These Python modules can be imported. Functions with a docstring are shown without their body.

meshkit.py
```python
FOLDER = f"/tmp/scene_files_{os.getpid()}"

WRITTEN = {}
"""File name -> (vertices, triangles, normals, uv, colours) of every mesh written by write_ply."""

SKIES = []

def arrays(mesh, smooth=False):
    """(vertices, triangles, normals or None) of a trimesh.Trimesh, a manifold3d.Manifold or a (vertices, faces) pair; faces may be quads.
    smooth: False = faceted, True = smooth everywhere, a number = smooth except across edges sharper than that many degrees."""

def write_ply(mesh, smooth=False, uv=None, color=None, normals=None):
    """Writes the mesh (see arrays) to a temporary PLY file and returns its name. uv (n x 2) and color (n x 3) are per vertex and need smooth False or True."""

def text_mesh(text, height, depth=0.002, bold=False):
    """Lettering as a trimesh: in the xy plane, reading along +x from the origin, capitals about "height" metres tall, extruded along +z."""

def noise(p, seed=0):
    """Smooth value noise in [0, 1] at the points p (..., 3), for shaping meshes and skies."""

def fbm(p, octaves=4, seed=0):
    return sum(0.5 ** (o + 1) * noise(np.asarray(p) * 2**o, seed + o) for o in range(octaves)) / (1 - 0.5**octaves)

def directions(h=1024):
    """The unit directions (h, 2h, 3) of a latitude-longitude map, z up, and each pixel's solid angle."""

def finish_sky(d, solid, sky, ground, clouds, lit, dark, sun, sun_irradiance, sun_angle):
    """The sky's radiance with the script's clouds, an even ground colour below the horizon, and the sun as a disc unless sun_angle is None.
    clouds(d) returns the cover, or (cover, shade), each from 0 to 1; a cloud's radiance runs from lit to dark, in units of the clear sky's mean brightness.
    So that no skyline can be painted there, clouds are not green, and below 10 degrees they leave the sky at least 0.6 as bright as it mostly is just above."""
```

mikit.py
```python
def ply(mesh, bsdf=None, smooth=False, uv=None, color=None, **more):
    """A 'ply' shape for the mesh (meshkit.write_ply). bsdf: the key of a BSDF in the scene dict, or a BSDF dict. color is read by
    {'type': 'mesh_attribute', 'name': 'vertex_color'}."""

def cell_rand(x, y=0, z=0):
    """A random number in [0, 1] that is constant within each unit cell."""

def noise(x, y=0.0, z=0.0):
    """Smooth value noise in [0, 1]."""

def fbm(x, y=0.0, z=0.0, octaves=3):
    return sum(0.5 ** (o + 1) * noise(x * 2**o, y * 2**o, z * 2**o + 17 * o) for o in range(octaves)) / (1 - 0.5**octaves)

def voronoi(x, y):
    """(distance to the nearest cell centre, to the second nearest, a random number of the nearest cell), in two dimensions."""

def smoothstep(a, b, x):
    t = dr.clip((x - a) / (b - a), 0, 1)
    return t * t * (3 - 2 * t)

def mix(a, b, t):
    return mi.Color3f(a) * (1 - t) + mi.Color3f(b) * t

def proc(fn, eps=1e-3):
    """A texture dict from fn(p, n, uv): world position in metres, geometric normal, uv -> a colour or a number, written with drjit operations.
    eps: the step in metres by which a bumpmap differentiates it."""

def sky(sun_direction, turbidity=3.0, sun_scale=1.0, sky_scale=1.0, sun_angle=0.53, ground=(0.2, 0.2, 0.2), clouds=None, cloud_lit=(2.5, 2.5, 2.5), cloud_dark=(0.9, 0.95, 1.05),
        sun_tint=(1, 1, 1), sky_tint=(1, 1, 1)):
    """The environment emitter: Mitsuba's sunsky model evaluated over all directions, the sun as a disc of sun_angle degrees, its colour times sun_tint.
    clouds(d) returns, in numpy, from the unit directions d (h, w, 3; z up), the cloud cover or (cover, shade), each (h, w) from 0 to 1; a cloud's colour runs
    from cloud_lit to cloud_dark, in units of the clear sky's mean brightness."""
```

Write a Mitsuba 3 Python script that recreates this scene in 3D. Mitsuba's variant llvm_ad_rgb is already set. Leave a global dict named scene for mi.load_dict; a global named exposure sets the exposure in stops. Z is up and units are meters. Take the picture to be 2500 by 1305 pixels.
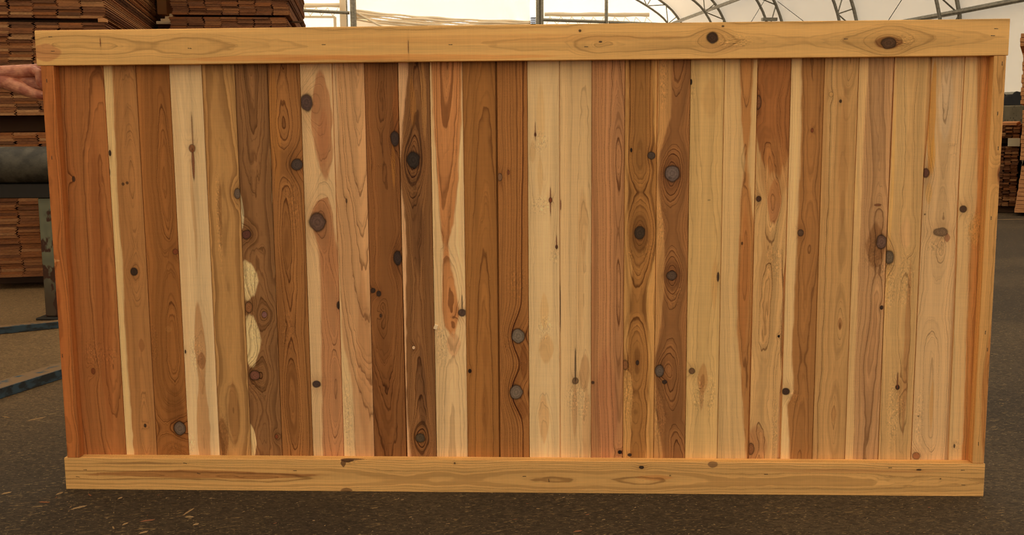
import math, random
import numpy as np
import trimesh
import manifold3d as m3
import drjit as dr
import mitsuba as mi
import mikit
from mikit import noise, fbm, voronoi, cell_rand, smoothstep, mix

T = mi.ScalarTransform4f
scene, labels = {}, {}
rng = random.Random(7)

# ------------------------------------------------------------------ camera, sky, exposure
CAM = np.array([0.1208, -2.7172, 0.984])
FWD, UP = np.array([-0.04582, 0.98933, -0.13828]), np.array([0.00174, 0.1385, 0.99036])
scene['camera'] = {'type': 'perspective', 'fov': 2 * math.degrees(math.atan(1250 / 2600)), 'fov_axis': 'x', 'near_clip': 0.05, 'far_clip': 400.0,
                   'to_world': T().look_at(origin=CAM.tolist(), target=(CAM + FWD).tolist(), up=UP.tolist())}
scene['sky'] = mikit.sky((-0.5, 0.80, 0.50), turbidity=4, sun_scale=0.25, sun_angle=10, sky_scale=1.0, ground=(0.20, 0.18, 0.15),
                         clouds=lambda d: np.ones(d.shape[:2]), cloud_lit=(0.98, 1.0, 1.04))
exposure = 4.92

# ------------------------------------------------------------------ helpers
def obj(name, mesh, bsdf, parent=None, smooth=False, label=None, cat=None, group=None, kind=None, uv=None, to_world=None, shape=None):
    """One entry of scene, under parent when given; a key that is taken gets the next number."""
    key = (parent + '__' if parent else '') + name
    k, i = key, 0
    while k in scene or k in labels:
        i += 1
        k = '%s_%03d' % (key, i)
    d = dict(shape) if shape else mikit.ply(mesh, bsdf, smooth=smooth, **({'uv': uv} if uv is not None else {}))
    if to_world is not None:
        d['to_world'] = to_world
    scene[k] = d
    info = {a: b for a, b in (('label', label), ('category', cat), ('group', group), ('kind', kind)) if b}
    if info:
        labels[k] = info
    return k

def thing(name, label, cat, group=None, kind=None):
    k, i = name, 0
    while k in labels or k in scene:
        i += 1
        k = '%s_%03d' % (name, i)
    labels[k] = {'label': label, 'category': cat}
    if group: labels[k]['group'] = group
    if kind:
        labels[k] = {'kind': kind}
    return k

def join(*ms):
    return trimesh.util.concatenate([m for m in ms])

def box(x0, x1, y0, y1, z0, z1):
    m = trimesh.creation.box((x1 - x0, y1 - y0, z1 - z0))
    m.apply_translation(((x0 + x1) / 2, (y0 + y1) / 2, (z0 + z1) / 2))
    return m

def soft_box(x0, x1, y0, y1, z0, z1, c=0.004):
    """A box with chamfered edges."""
    pts = []
    for sx in (0, 1):
        for sy in (0, 1):
            for sz in (0, 1):
                p = np.array([(x0, x1)[sx], (y0, y1)[sy], (z0, z1)[sz]], float)
                s = np.array([(1, -1)[sx], (1, -1)[sy], (1, -1)[sz]]) * c
                for k in range(3):
                    q = p + s
                    q[k] = p[k]
                    pts.append(q)
    return hull(pts)

def hull(pts):
    return trimesh.convex.convex_hull(np.asarray(pts, float))

def tube(path, r, n=10, closed_ends=True):
    path = np.asarray(path, float)
    r = np.broadcast_to(np.asarray(r, float), (len(path),))
    tang = np.gradient(path, axis=0)
    tang /= np.linalg.norm(tang, axis=1, keepdims=True)
    ref = np.array([0, 0, 1.0]) if abs(tang[0][2]) < 0.9 else np.array([1.0, 0, 0])
    u = np.cross(tang[0], ref); u /= np.linalg.norm(u)
    V, F = [], []
    for i, (p, t) in enumerate(zip(path, tang)):
        u = u - t * (u @ t); u /= np.linalg.norm(u)
        w = np.cross(t, u)
        a = np.arange(n) * 2 * math.pi / n
        V.append(p + r[i] * (np.cos(a)[:, None] * u + np.sin(a)[:, None] * w))
    V = np.vstack(V)
    for i in range(len(path) - 1):
        for k in range(n):
            a, b, c, d = i * n + k, i * n + (k + 1) % n, (i + 1) * n + (k + 1) % n, (i + 1) * n + k
            F += [[a, b, c], [a, c, d]]
    if closed_ends:
        V = np.vstack([V, path[0], path[-1]])
        e = len(V) - 2
        for k in range(n):
            F += [[e, (k + 1) % n, k], [e + 1, (len(path) - 1) * n + k, (len(path) - 1) * n + (k + 1) % n]]
    return trimesh.Trimesh(V, F, process=False)

def rgb(c):
    c = np.asarray(c, float) / 255
    return np.where(c <= 0.04045, c / 12.92, ((c + 0.055) / 1.055) ** 2.4).tolist()

def flat(name, c, rough=0.7, metal=0.0, spec=0.4):
    scene[name] = {'type': 'twosided', 'bsdf': {'type': 'principled', 'base_color': {'type': 'rgb', 'value': rgb(c)}, 'roughness': rough, 'metallic': metal, 'specular': spec}}

def mat(name, fn, rough=0.7, metal=0.0, spec=0.4, bump=None, eps=1e-3):
    b = {'type': 'principled', 'base_color': mikit.proc(fn), 'roughness': rough, 'metallic': metal, 'specular': spec}
    if bump:
        b = {'type': 'bumpmap', 'arbitrary': mikit.proc(bump, eps), 'scale': 1.0, 'bsdf': b}
    scene[name] = {'type': 'twosided', 'bsdf': b}

# ------------------------------------------------------------------ sawn cedar: the grain of every piece of the fence panel
EDGE = [-1200,-1061,-976,-888,-803,-717,-632,-548,-464,-381,-295,-213,-129,-45,36,118,200,284,366,449,534,617,700,783,868,954,1039,1128,1205]
# one entry per piece: [heart, sap], ring centre line (mm), cut depth (rings/100), sap limits (mm), knots, tints, torn patches
WOOD = [
 ([434,156,40],[730,456,205],[0,77.8688,0.00945,0.3,0.25,1,1],
  [45,46,47,49,50,50,50,50,50,50,50,50,50,50,50,50,50,50,50,50,50,50,50,50,49,49,49,49,49,49,49,49,49,49,49,49,49,49,49,49,49,49,49,49,49,49,49,49,49,49,49,48,48,48,48,48,48,48,48,49,50,52,53,54],
  [500,500,500,500,500,485,463,440,417,395,372,352,341,333,324,316,307,301,300,300,300,300,300,300,300,300,300,300,300,300,300,300,301,308,314,320,327,333,339,346,352,359,365,371,378,384,391,397,418,448,478,503,517,530,543,556,569,583,596,600,600,600,600,600],
  [-300],[300],
  [[-0.0274,0.8361,0.0042,0.0074,1,0.0423,0.0212,0.0116,0.5],[-0.0075,0.3204,0.0052,0.0084,1.5,0.162,0.0423,0.013,0.5]],
  [[0.0315,0.5494,0.0231,0.441,0.305,0.0887,0.0194,0.5]],
  [[0.0002,0.3711,0.0273,0.0357],[0.04,0.3622,0.021,0.0252]]),
 ([491,209,61],[761,468,188],[0,77.8688,0.00735,0.24,0.25,1,1],
  [7,8,9,10,11,12,12,12,12,12,12,12,12,12,12,12,12,12,12,12,12,12,12,12,12,12,12,12,12,12,12,12,12,12,13,13,13,14,14,14,15,15,15,16,16,17,17,17,18,18,19,19,20,20,20,21,21,22,22,23,24,25,27,28],
  [260,260,260,260,260,240,207,174,141,130,156,182,209,235,260,267,273,279,285,292,298,303,307,312,316,312,278,239,211,186,162,170,208,243,271,254,227,201,174,147,120,88,44,9,47,92,134,176,217,259,296,332,369,406,443,473,496,520,543,550,550,550,550,550],
  [-27,-26,-25,-24,-23,-22,-23,-23,-23,-23,-23,-23,-24,-24,-24,-24,-24,-24,-25,-25,-25,-25,-25,-25,-26,-26,-25,-24,-24,-23,-22,-22,-21,-22,-22,-23,-23,-24,-25,-25,-25,-25,-25,-24,-24,-23,-23,-23,-22,-22,-22,-21,-21,-21,-20,-20,-20,-19,-19,-18,-17,-15,-14,-13],[300],
  [[-0.0078,0.8225,0.0037,0.0037,0.3,0.0116,0.006,0.0044,0.3],[0.0033,0.8256,0.0037,0.0037,0.3,0.0116,0.006,0.0044,0.3],[0.0082,0.59,0.0094,0.0105,-1,0.0423,0.0212,0.0116,0.8],[0.0143,0.1698,0.0032,0.0052,0.8,0.0423,0.0212,0.0116,0.6],[-0.0379,0.9039,0.0032,0.0074,0.2,0.0423,0.0212,0.0116,0.9],[-0.0431,0.8538,0.0032,0.0105,0.1,0.0423,0.0212,0.0116,0.3]],
  [[0.0157,0.3916,0.0084,0.0189,0.3515,0.1274,0.0343,0.7]],
  []),
 ([361,133,30],[730,456,205],[0,77.8688,0.0084,0.34,0.25,1,1],
  [6,7,8,9,10,10,11,11,12,12,12,13,13,13,14,14,14,15,15,16,16,16,17,17,17,18,18,18,19,19,19,20,20,20,20,20,19,19,19,18,18,18,17,17,17,18,18,18,18,18,18,19,19,19,19,19,19,20,20,21,22,23,24,25],
  [400,400,400,400,400,418,448,478,508,515,508,495,461,411,339,268,209,170,135,136,141,147,153,159,179,204,229,254,286,319,352,390,406,347,292,242,207,184,161,138,115,92,70,72,91,111,130,150,170,189,206,220,234,248,262,275,289,303,316,320,320,320,320,320],
  [-300],[300],
  [[0.0351,0.6434,0.0074,0.0074,1,0.162,0.0423,0.013,0.7],[0.0222,0.1623,0.0168,0.0189,3,0.1221,0.0762,0.0482,1]],
  [[0.0064,0.4352,0.0094,0.0094,0.4564,0.1946,0.0513,0.5],[0.0125,0.2135,0.0252,0.0735,0.2232,0.0762,0.0176,0.5]],
  [[0.0115,0.1084,0.0231,0.0147],[-0.0359,0.3939,0.0094,0.0525]]),
 ([552,262,91],[745,468,216],[0,77.8688,0.01155,0.2,0.18,1,1],
  [-4,-3,-2,-1,0,1,1,1,2,2,2,2,3,3,3,4,4,4,4,5,5,5,5,6,6,6,6,6,6,6,6,6,6,6,6,6,6,6,6,6,6,6,6,6,6,6,6,6,5,3,1,0,-2,-4,-6,-7,-9,-11,-12,-12,-11,-10,-9,-8],
  [100,100,100,100,100,100,100,100,100,100,100,100,100,100,100,100,91,61,35,49,68,88,107,128,150,172,190,189,187,186,185,184,183,181,180,179,178,176,175,174,173,172,170,169,168,167,165,164,163,162,160,159,158,157,155,154,153,151,150,150,150,150,150,150],
  [446,447,447,448,448,449,449,450,450,451,451,452,452,453,453,454,454,455,455,456,456,457,457,458,458,459,459,460,460,461,462,462,463,463,464,464,465,465,466,466,467,467,468,468,469,469,470,470,471,471,472,472,473,473,474,474,475,475,476,477,477,478,478,479],[300],
  [[0.0074,0.9142,0.0084,0.0105,0.6,0.2051,0.0802,0.0262,0.7],[0.0105,0.9533,0.0021,0.0472,0,0.2051,0.0802,0.0262,0.35],[0.0086,0.8738,0.0037,0.0399,0,0.162,0.0423,0.013,0.5],[-0.0376,0.3739,0.0021,0.0052,0.2,0.0423,0.0212,0.0116,0.6]],
  [[0.0018,0.3829,0.0158,0.126,0.552,0.2705,0.0976,0.9],[0.0035,0.3493,0.0126,0.0252,0.3515,0.1413,0.0452,0.8],[0.0019,0.1569,0.0189,0.168,0.552,0.2623,0.0908,0.85],[-0.035,0.7021,0.0147,0.525,0.6584,0.3763,0.162,0.4],[0.0033,0.7452,0.0052,0.1575,0.5776,0.305,0.1144,0.6]],
  [[-0.0077,0.3717,0.0168,0.0472],[-0.0361,0.1166,0.0105,0.0315]]),
 ([468,231,72],[730,456,205],[0,77.8688,0.0126,0.22,0.2,1,1],
  [-7,-7,-6,-5,-4,-4,-3,-3,-3,-3,-3,-3,-3,-3,-3,-2,-2,-2,-2,-2,-2,-2,-2,-2,-2,-1,-1,-1,-1,-1,-1,-1,-1,-1,-1,0,0,0,0,0,0,0,0,0,1,1,0,-1,-2,-3,-4,-5,-6,-7,-8,-9,-10,-11,-12,-12,-11,-10,-9,-8],
  [220,220,220,220,220,208,181,143,106,100,100,100,100,100,131,179,188,187,185,183,181,180,178,176,174,172,170,169,167,165,163,161,159,155,151,148,144,140,136,132,135,146,157,168,179,190,200,209,217,225,233,241,250,258,266,274,283,291,298,300,300,300,300,300],
  [-300],[300],
  [[0.0368,0.7962,0.0094,0.0126,1.2,0.1221,0.0762,0.0482,0.9]],
  [[-0.0006,0.2029,0.0168,0.0892,0.305,0.1274,0.0343,0.7],[-0.0427,0.9478,0.0105,0.21,0.3515,0.15,0.0395,0.5],[-0.0317,0.1344,0.0147,0.063,0.2623,0.0976,0.0232,0.7],[-0.0112,0.7449,0.0042,0.0945,0.2623,0.1022,0.0262,0.5]],
  [[-0.0312,0.1458,0.0147,0.063],[-0.0154,0.7233,0.0063,0.1155]]),
 ([314,138,45],[761,515,231],[0,77.8688,0.00945,0.34,0.25,1.6,1],
  [-5,-4,-3,-2,-2,-1,-2,-2,-2,-2,-2,-2,-3,-3,-3,-3,-3,-2,-1,1,2,4,5,7,8,8,7,5,4,2,1,-1,-2,-4,-5,-5,-5,-5,-5,-4,-4,-4,-4,-3,-3,-3,-3,-2,-2,-2,-2,-2,-2,-2,-2,-2,-2,-2,-2,-1,0,0,1,2],
  [300,300,300,300,300,285,257,229,243,274,306,332,322,301,281,261,243,255,271,287,293,261,230,198,166,165,193,221,250,278,306,335,332,323,314,305,311,336,361,386,392,374,356,338,319,298,277,256,236,218,200,181,163,144,126,107,89,70,54,50,50,50,50,50],
  [-300],[57,58,58,59,60,60,60,60,60,60,60,60,60,60,60,60,60,60,59,59,59,59,59,58,54,51,47,45,44,44,44,44,44,44,44,44,44,44,43,43,43,43,43,43,43,43,43,43,47,61,64,67,69,72,75,77,80,83,85,86,87,87,88,89],
  [[-0.0293,0.6885,0.0116,0.0116,2.5,0.0976,0.0343,0.0194,1],[0.0088,0.4742,0.0074,0.0084,-2,0.1878,0.0802,0.0612,0.8],[-0.0321,0.494,0.0094,0.0147,1.2,0.2051,0.0802,0.0262,0.8],[-0.0233,0.3104,0.0136,0.0136,-2,0.1559,0.0578,0.0296,1],[0.0288,0.1409,0.0052,0.0063,1.6,0.162,0.0423,0.013,0.7]],
  [[-0.0397,0.75,0.0084,0.0472,0.7157,0.5149,0.2623,0.9],[-0.0346,0.5655,0.0336,0.0546,0.7605,0.5149,0.2232,1],[-0.0304,0.4054,0.0294,0.0735,0.7605,0.5149,0.2232,1],[-0.0423,0.1256,0.0158,0.0504,0.7605,0.491,0.2086,1]],
  [[-0.0256,0.571,0.0189,0.042],[-0.018,0.4387,0.0147,0.042],[-0.0161,0.2711,0.021,0.0315]]),
 ([371,150,40],[730,456,205],[0,77.8688,0.00735,0.34,0.4,1,1],
  [-11,-10,-9,-9,-8,-8,-8,-9,-9,-9,-10,-10,-11,-11,-10,-10,-10,-10,-10,-9,-9,-9,-9,-8,-8,-8,-8,-8,-7,-7,-7,-7,-6,-6,-6,-6,-6,-5,-5,-5,-5,-4,-4,-4,-4,-3,-3,-3,-3,-3,-3,-3,-2,-2,-2,-2,-2,-2,-1,-1,0,1,2,2],
  [260,260,260,260,260,244,212,179,149,124,98,73,49,59,85,110,139,178,216,240,262,284,306,314,301,287,273,259,245,231,217,202,188,174,163,169,178,187,196,205,214,225,238,251,264,278,291,290,265,239,213,216,245,274,292,306,321,335,347,350,350,350,350,350],
  [-300],[300],
  [[0.0266,0.87,0.0147,0.0147,2.5,0.0648,0.0395,0.0273,1]],
  [[-0.0292,0.9569,0.0168,0.168,0.4564,0.1812,0.0382,0.7],[-0.0187,0.3833,0.0294,0.315,0.2159,0.0762,0.0176,0.35]],
  [[0.0025,0.8031,0.0168,0.0315],[0.0152,0.7656,0.0147,0.063],[-0.0126,0.4277,0.021,0.0525]]),
 ([515,223,84],[716,423,188],[0,77.8688,0.0063,0.26,0.25,1,1],
  [12,12,13,14,14,15,16,17,18,19,20,21,22,23,23,24,24,24,24,24,25,25,25,25,25,25,25,24,22,20,18,16,14,12,10,7,5,3,4,6,9,11,14,16,18,17,16,16,15,14,11,8,5,2,5,9,13,17,20,21,22,23,23,24],
  [340,340,340,340,340,325,293,260,227,193,158,125,95,67,41,64,114,163,212,261,293,258,223,188,148,107,68,74,113,151,190,229,267,300,316,329,342,356,381,411,441,478,524,570,586,546,506,467,431,394,357,324,294,265,300,348,399,450,492,500,500,500,500,500],
  [-19,-18,-17,-17,-16,-15,-15,-15,-14,-14,-14,-13,-13,-12,-12,-12,-11,-11,-10,-10,-9,-8,-8,-7,-6,-6,-5,-5,-4,-4,-5,-6,-6,-7,-8,-14,-20,-26,-24,-19,-8,36,114,129,130,130,131,131,132,132,133,133,134,134,135,135,136,136,137,137,138,138,139,139],[51,51,52,53,53,53,53,53,52,52,51,51,51,50,50,49,49,49,48,48,48,47,47,46,46,46,45,45,44,44,44,43,43,43,42,38,35,32,31,29,23,18,19,21,22,24,25,27,28,30,32,33,35,36,38,39,41,42,44,45,45,46,46,47],
  [[-0.0272,1.0296,0.0158,0.021,-2.5,0.0802,0.0423,0.0296,1],[-0.0088,0.7202,0.02,0.0231,-2.5,0.107,0.0545,0.0343,1],[-0.0257,0.2862,0.0105,0.0094,1.5,0.0612,0.0343,0.0232,0.8],[0.0405,0.4995,0.0052,0.0105,0.8,0.0423,0.0212,0.0116,0.8]],
  [[0.0119,0.9875,0.0273,0.126,0.5149,0.2232,0.0844,0.95],[0.0173,0.9244,0.021,0.0945,0.5149,0.2159,0.0802,0.8],[0.0148,0.9455,0.0147,0.0735,0.4564,0.1683,0.0612,0.5],[0.0202,0.6142,0.0231,0.084,0.4793,0.1878,0.0648,0.5]],
  []),
 ([604,305,122],[730,445,195],[0,77.8688,0.0084,0.26,0.15,1,1],
  [30,30,31,31,32,32,32,33,33,33,34,34,34,33,33,33,32,32,31,31,30,30,30,29,29,28,28,27,27,27,26,26,26,26,26,26,25,25,25,25,25,24,24,24,24,24,24,23,23,23,23,23,22,22,22,22,22,22,21,22,23,23,24,24],
  [1030,1030,1030,1030,1030,1026,1018,1010,1001,993,985,971,951,931,911,886,862,837,812,789,767,744,721,698,677,659,641,624,606,593,583,573,563,553,542,532,521,503,483,463,443,423,394,364,333,311,294,277,261,244,227,211,195,179,163,147,131,115,102,100,100,100,100,100],
  [-13,-12,-12,-11,-11,-10,-11,-11,-11,-11,-11,-11,-11,-12,-12,-14,-17,-20,-23,-27,-32,-35,-35,-36,-36,-37,-37,-38,-38,-39,-39,-40,-40,-41,-41,-42,-42,-42,-43,-43,-44,-44,-45,-45,-46,-46,-47,-47,-48,-48,-49,-49,-50,-50,-51,-51,-52,-52,-52,-52,-51,-51,-50,-49],[300],
  [[-0.0143,0.7756,0.0021,0.0063,0.2,0.0423,0.0212,0.0116,0.4]],
  [[0.0213,0.3503,0.021,0.273,0.4851,0.2051,0.0704,0.5],[-0.0354,0.9976,0.0084,0.168,0.7305,0.4452,0.2159,0.5]],
  [[-0.0272,0.1931,0.0105,0.084]]),
 ([296,112,30],[730,456,205],[0,77.8688,0.00735,0.38,0.35,1.4,1],
  [-6,-6,-5,-5,-4,-4,-5,-5,-6,-6,-7,-7,-8,-8,-9,-9,-10,-10,-11,-11,-11,-12,-12,-13,-13,-11,-8,-6,-4,-1,1,3,5,8,10,9,8,7,7,6,5,4,3,2,2,2,1,1,1,1,1,1,1,1,0,0,0,0,0,1,1,2,2,3],
  [680,680,680,680,680,674,658,639,620,601,582,563,541,519,496,474,451,426,390,351,312,268,224,173,122,118,148,177,207,236,244,233,222,210,205,229,256,283,309,309,291,272,254,236,218,200,185,170,155,141,126,122,126,130,134,138,142,146,150,150,150,150,150,150],
  [-300],[300],
  [[0.0315,0.9357,0.0105,0.02,2,0.0482,0.0273,0.0194,1],[0.0318,0.6247,0.0105,0.0178,2,0.0423,0.0232,0.016,1],[-0.0353,0.5389,0.0063,0.0063,1,0.0423,0.0212,0.0116,0.9],[-0.0203,0.5313,0.0063,0.0074,1,0.0423,0.0212,0.0116,0.9],[-0.0164,0.4721,0.0032,0.0052,1,0.0423,0.0212,0.0116,0.5]],
  [[0.0374,1.0067,0.0105,0.084,0.402,0.1274,0.0262,0.5],[-0.0159,0.2723,0.0315,0.21,0.1812,0.0578,0.013,0.4],[0.0278,0.8705,0.0063,0.0735,0.4851,0.1878,0.0319,0.6]],
  [[-0.0064,0.8665,0.0147,0.0052],[0.0203,0.8663,0.0084,0.0042],[-0.0133,0.6788,0.0084,0.0042]]),
 ([287,120,37],[730,392,175],[0,77.8688,0.0042,0.36,0.35,1.5,1.8],
  [-1,0,0,0,1,1,1,1,1,1,1,1,1,1,0,0,0,0,0,0,0,0,0,0,0,0,0,0,-1,-1,-1,-1,-1,-2,-2,-2,-2,-3,-3,-3,-3,-3,-4,-4,-4,-4,-4,-3,-1,0,1,2,4,5,6,8,9,10,11,12,12,12,13,13],
  [400,400,400,400,400,386,347,311,323,352,381,410,439,468,497,516,533,550,567,584,601,613,624,636,648,660,672,684,695,693,683,674,664,654,644,634,624,614,602,567,515,463,410,352,290,229,215,244,272,301,330,354,375,396,418,439,460,482,498,500,500,500,500,500],
  [-31,-30,-30,-29,-29,-29,-30,-31,-32,-34,-35,-37,-37,-37,-37,-36,-36,-36,-36,-36,-35,-35,-34,-34,-33,-32,-32,-32,-32,-31,-31,-31,-30,-29,-29,-29,-30,-30,-31,-31,-33,-36,-39,-41,-41,-39,-37,-35,-33,-32,-30,-28,-26,-25,-23,-21,-18,-15,-13,-13,-12,-12,-11,-11],[300],
  [[-0.0055,0.8807,0.0158,0.021,-2,0.0343,0.0212,0.0144,1],[-0.0148,0.3861,0.0042,0.0052,1,0.5149,0.305,0.1559,0.9],[-0.0023,0.1397,0.0126,0.0126,-2,0.0762,0.0482,0.0252,0.9]],
  [[0.0252,1.0373,0.0094,0.1155,0.4342,0.1946,0.0545,0.7],[-0.0056,1.0272,0.0084,0.0735,0.3916,0.1559,0.0319,0.7],[0.0025,0.7,0.0168,0.126,0.1221,0.0452,0.0144,0.5],[0.0047,0.2727,0.0147,0.126,0.1144,0.0452,0.016,0.5],[0.0189,0.4391,0.0126,0.21,0.305,0.1221,0.0343,0.5],[-0.0023,0.1397,0.0231,0.042,0.305,0.1221,0.0319,0.6]],
  [[-0.0077,0.8279,0.021,0.042]]),
 ([552,223,68],[745,456,202],[0,77.8688,0.0084,0.27,0.25,1,1],
  [-1,-1,-1,-1,0,0,1,1,1,2,2,3,3,3,4,4,5,5,6,6,6,7,7,8,8,7,5,4,2,0,-1,-3,-5,-7,-8,-8,-8,-7,-7,-7,-6,-6,-5,-4,-4,-3,-3,-2,-2,-1,-1,0,1,1,2,2,3,3,4,4,4,5,5,5],
  [160,160,160,160,160,163,170,177,184,191,199,206,213,221,228,235,243,258,304,330,311,283,230,169,108,100,132,164,190,216,241,267,298,330,357,355,350,343,335,327,319,311,298,286,273,261,248,235,222,209,192,174,156,139,121,99,71,43,22,20,20,20,20,20],
  [60,61,61,61,61,61,61,61,60,60,59,59,58,58,57,57,56,56,55,55,36,12,-4,-15,-18,-20,-20,-20,-19,-19,-18,-18,-17,-15,-14,-17,-20,-21,-22,-23,-24,-26,-27,-27,-28,-29,-29,-30,-31,-32,-32,-33,-34,-34,-35,-35,-36,-37,-37,-37,-36,-36,-36,-35],[-50,-50,-50,-49,-49,-47,-44,-40,-36,-33,-29,-25,-22,-18,-14,-11,-7,-3,1,4,8,11,14,18,22,25,23,20,17,13,9,5,1,-1,-2,2,7,13,16,19,21,23,26,27,28,29,30,32,33,34,35,36,36,37,38,38,39,40,40,41,41,41,42,42],
  [[0.0321,0.4798,0.0094,0.0094,1.5,0.0802,0.0423,0.0252,1],[0.0092,0.4678,0.0032,0.0032,0.6,0.162,0.0423,0.013,0.3],[0.0325,0.5049,0.0016,0.0231,0,0.0423,0.0212,0.0116,0.4]],
  [[0.0091,0.3951,0.0189,0.0357,0.6105,0.305,0.1221,0.7],[0.0151,0.6352,0.0315,0.0735,0.6724,0.3916,0.1746,0]],
  [[-0.0235,0.3951,0.0147,0.0525]]),
 ([423,168,38],[730,456,205],[0,77.8688,0.0084,0.28,0.3,1,1],
  [1,1,1,2,2,2,2,3,3,3,3,4,4,4,5,5,5,5,6,6,6,7,7,7,8,8,8,9,9,9,10,10,10,11,11,11,12,12,12,13,13,13,14,14,14,14,14,15,15,15,15,16,16,16,16,16,17,17,17,17,18,18,18,18],
  [0,0,0,0,0,3,12,21,30,39,49,58,67,76,86,95,106,120,134,148,162,176,190,203,213,223,234,244,254,264,274,284,295,305,316,326,337,348,358,369,380,390,402,414,426,438,450,463,475,487,500,515,531,546,562,577,593,608,619,620,620,620,620,620],
  [-300],[300],
  [[-0.0335,0.3232,0.0042,0.0052,0.6,0.0116,0.006,0.0044,0.6]],
  [[-0.0243,0.7635,0.0105,0.525,0.4678,0.1946,0.0482,0.4],[0.0056,0.2173,0.0105,0.0735,0.305,0.107,0.0212,0.5],[0.0074,0.3732,0.0094,0.0525,0.3278,0.117,0.0252,0.4]],
  [[-0.0325,0.5539,0.0042,0.0084],[0.0225,0.5701,0.0042,0.0084]]),
 ([423,168,42],[730,456,205],[0,77.8688,0.00483,0.34,0.2,1,1],
  [-172,-172,-172,-171,-171,-171,-171,-171,-170,-170,-170,-170,-170,-170,-170,-170,-170,-169,-169,-169,-169,-169,-169,-169,-169,-169,-168,-168,-168,-168,-168,-168,-168,-168,-167,-167,-167,-167,-167,-167,-167,-167,-167,-166,-166,-166,-166,-166,-166,-166,-166,-166,-165,-165,-165,-165,-165,-165,-165,-164,-164,-164,-163,-163],
  [800,800,800,800,800,803,810,818,827,835,843,851,859,867,875,884,892,901,918,935,953,970,988,1006,1023,1041,1059,1076,1093,1088,1070,1052,1034,1016,998,980,962,944,926,907,897,891,886,881,875,870,864,859,853,848,843,837,832,826,821,815,809,804,800,800,800,800,800,800],
  [-300],[300],
  [[-0.0316,0.8351,0.0063,0.0094,1,0.1878,0.0887,0.0395,0.9],[-0.0092,0.8477,0.0032,0.0063,0.2,0.162,0.0423,0.013,0.5],[0.013,0.4174,0.0168,0.0189,4,0.15,0.1022,0.0648,1],[0.0064,0.2658,0.0168,0.02,4,0.15,0.0976,0.0612,1]],
  [[0.0277,0.3513,0.0105,0.0525,0.2623,0.0844,0.0176,0.7],[0.0224,0.2178,0.0168,0.0273,0.305,0.1022,0.0232,0.6]],
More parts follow.
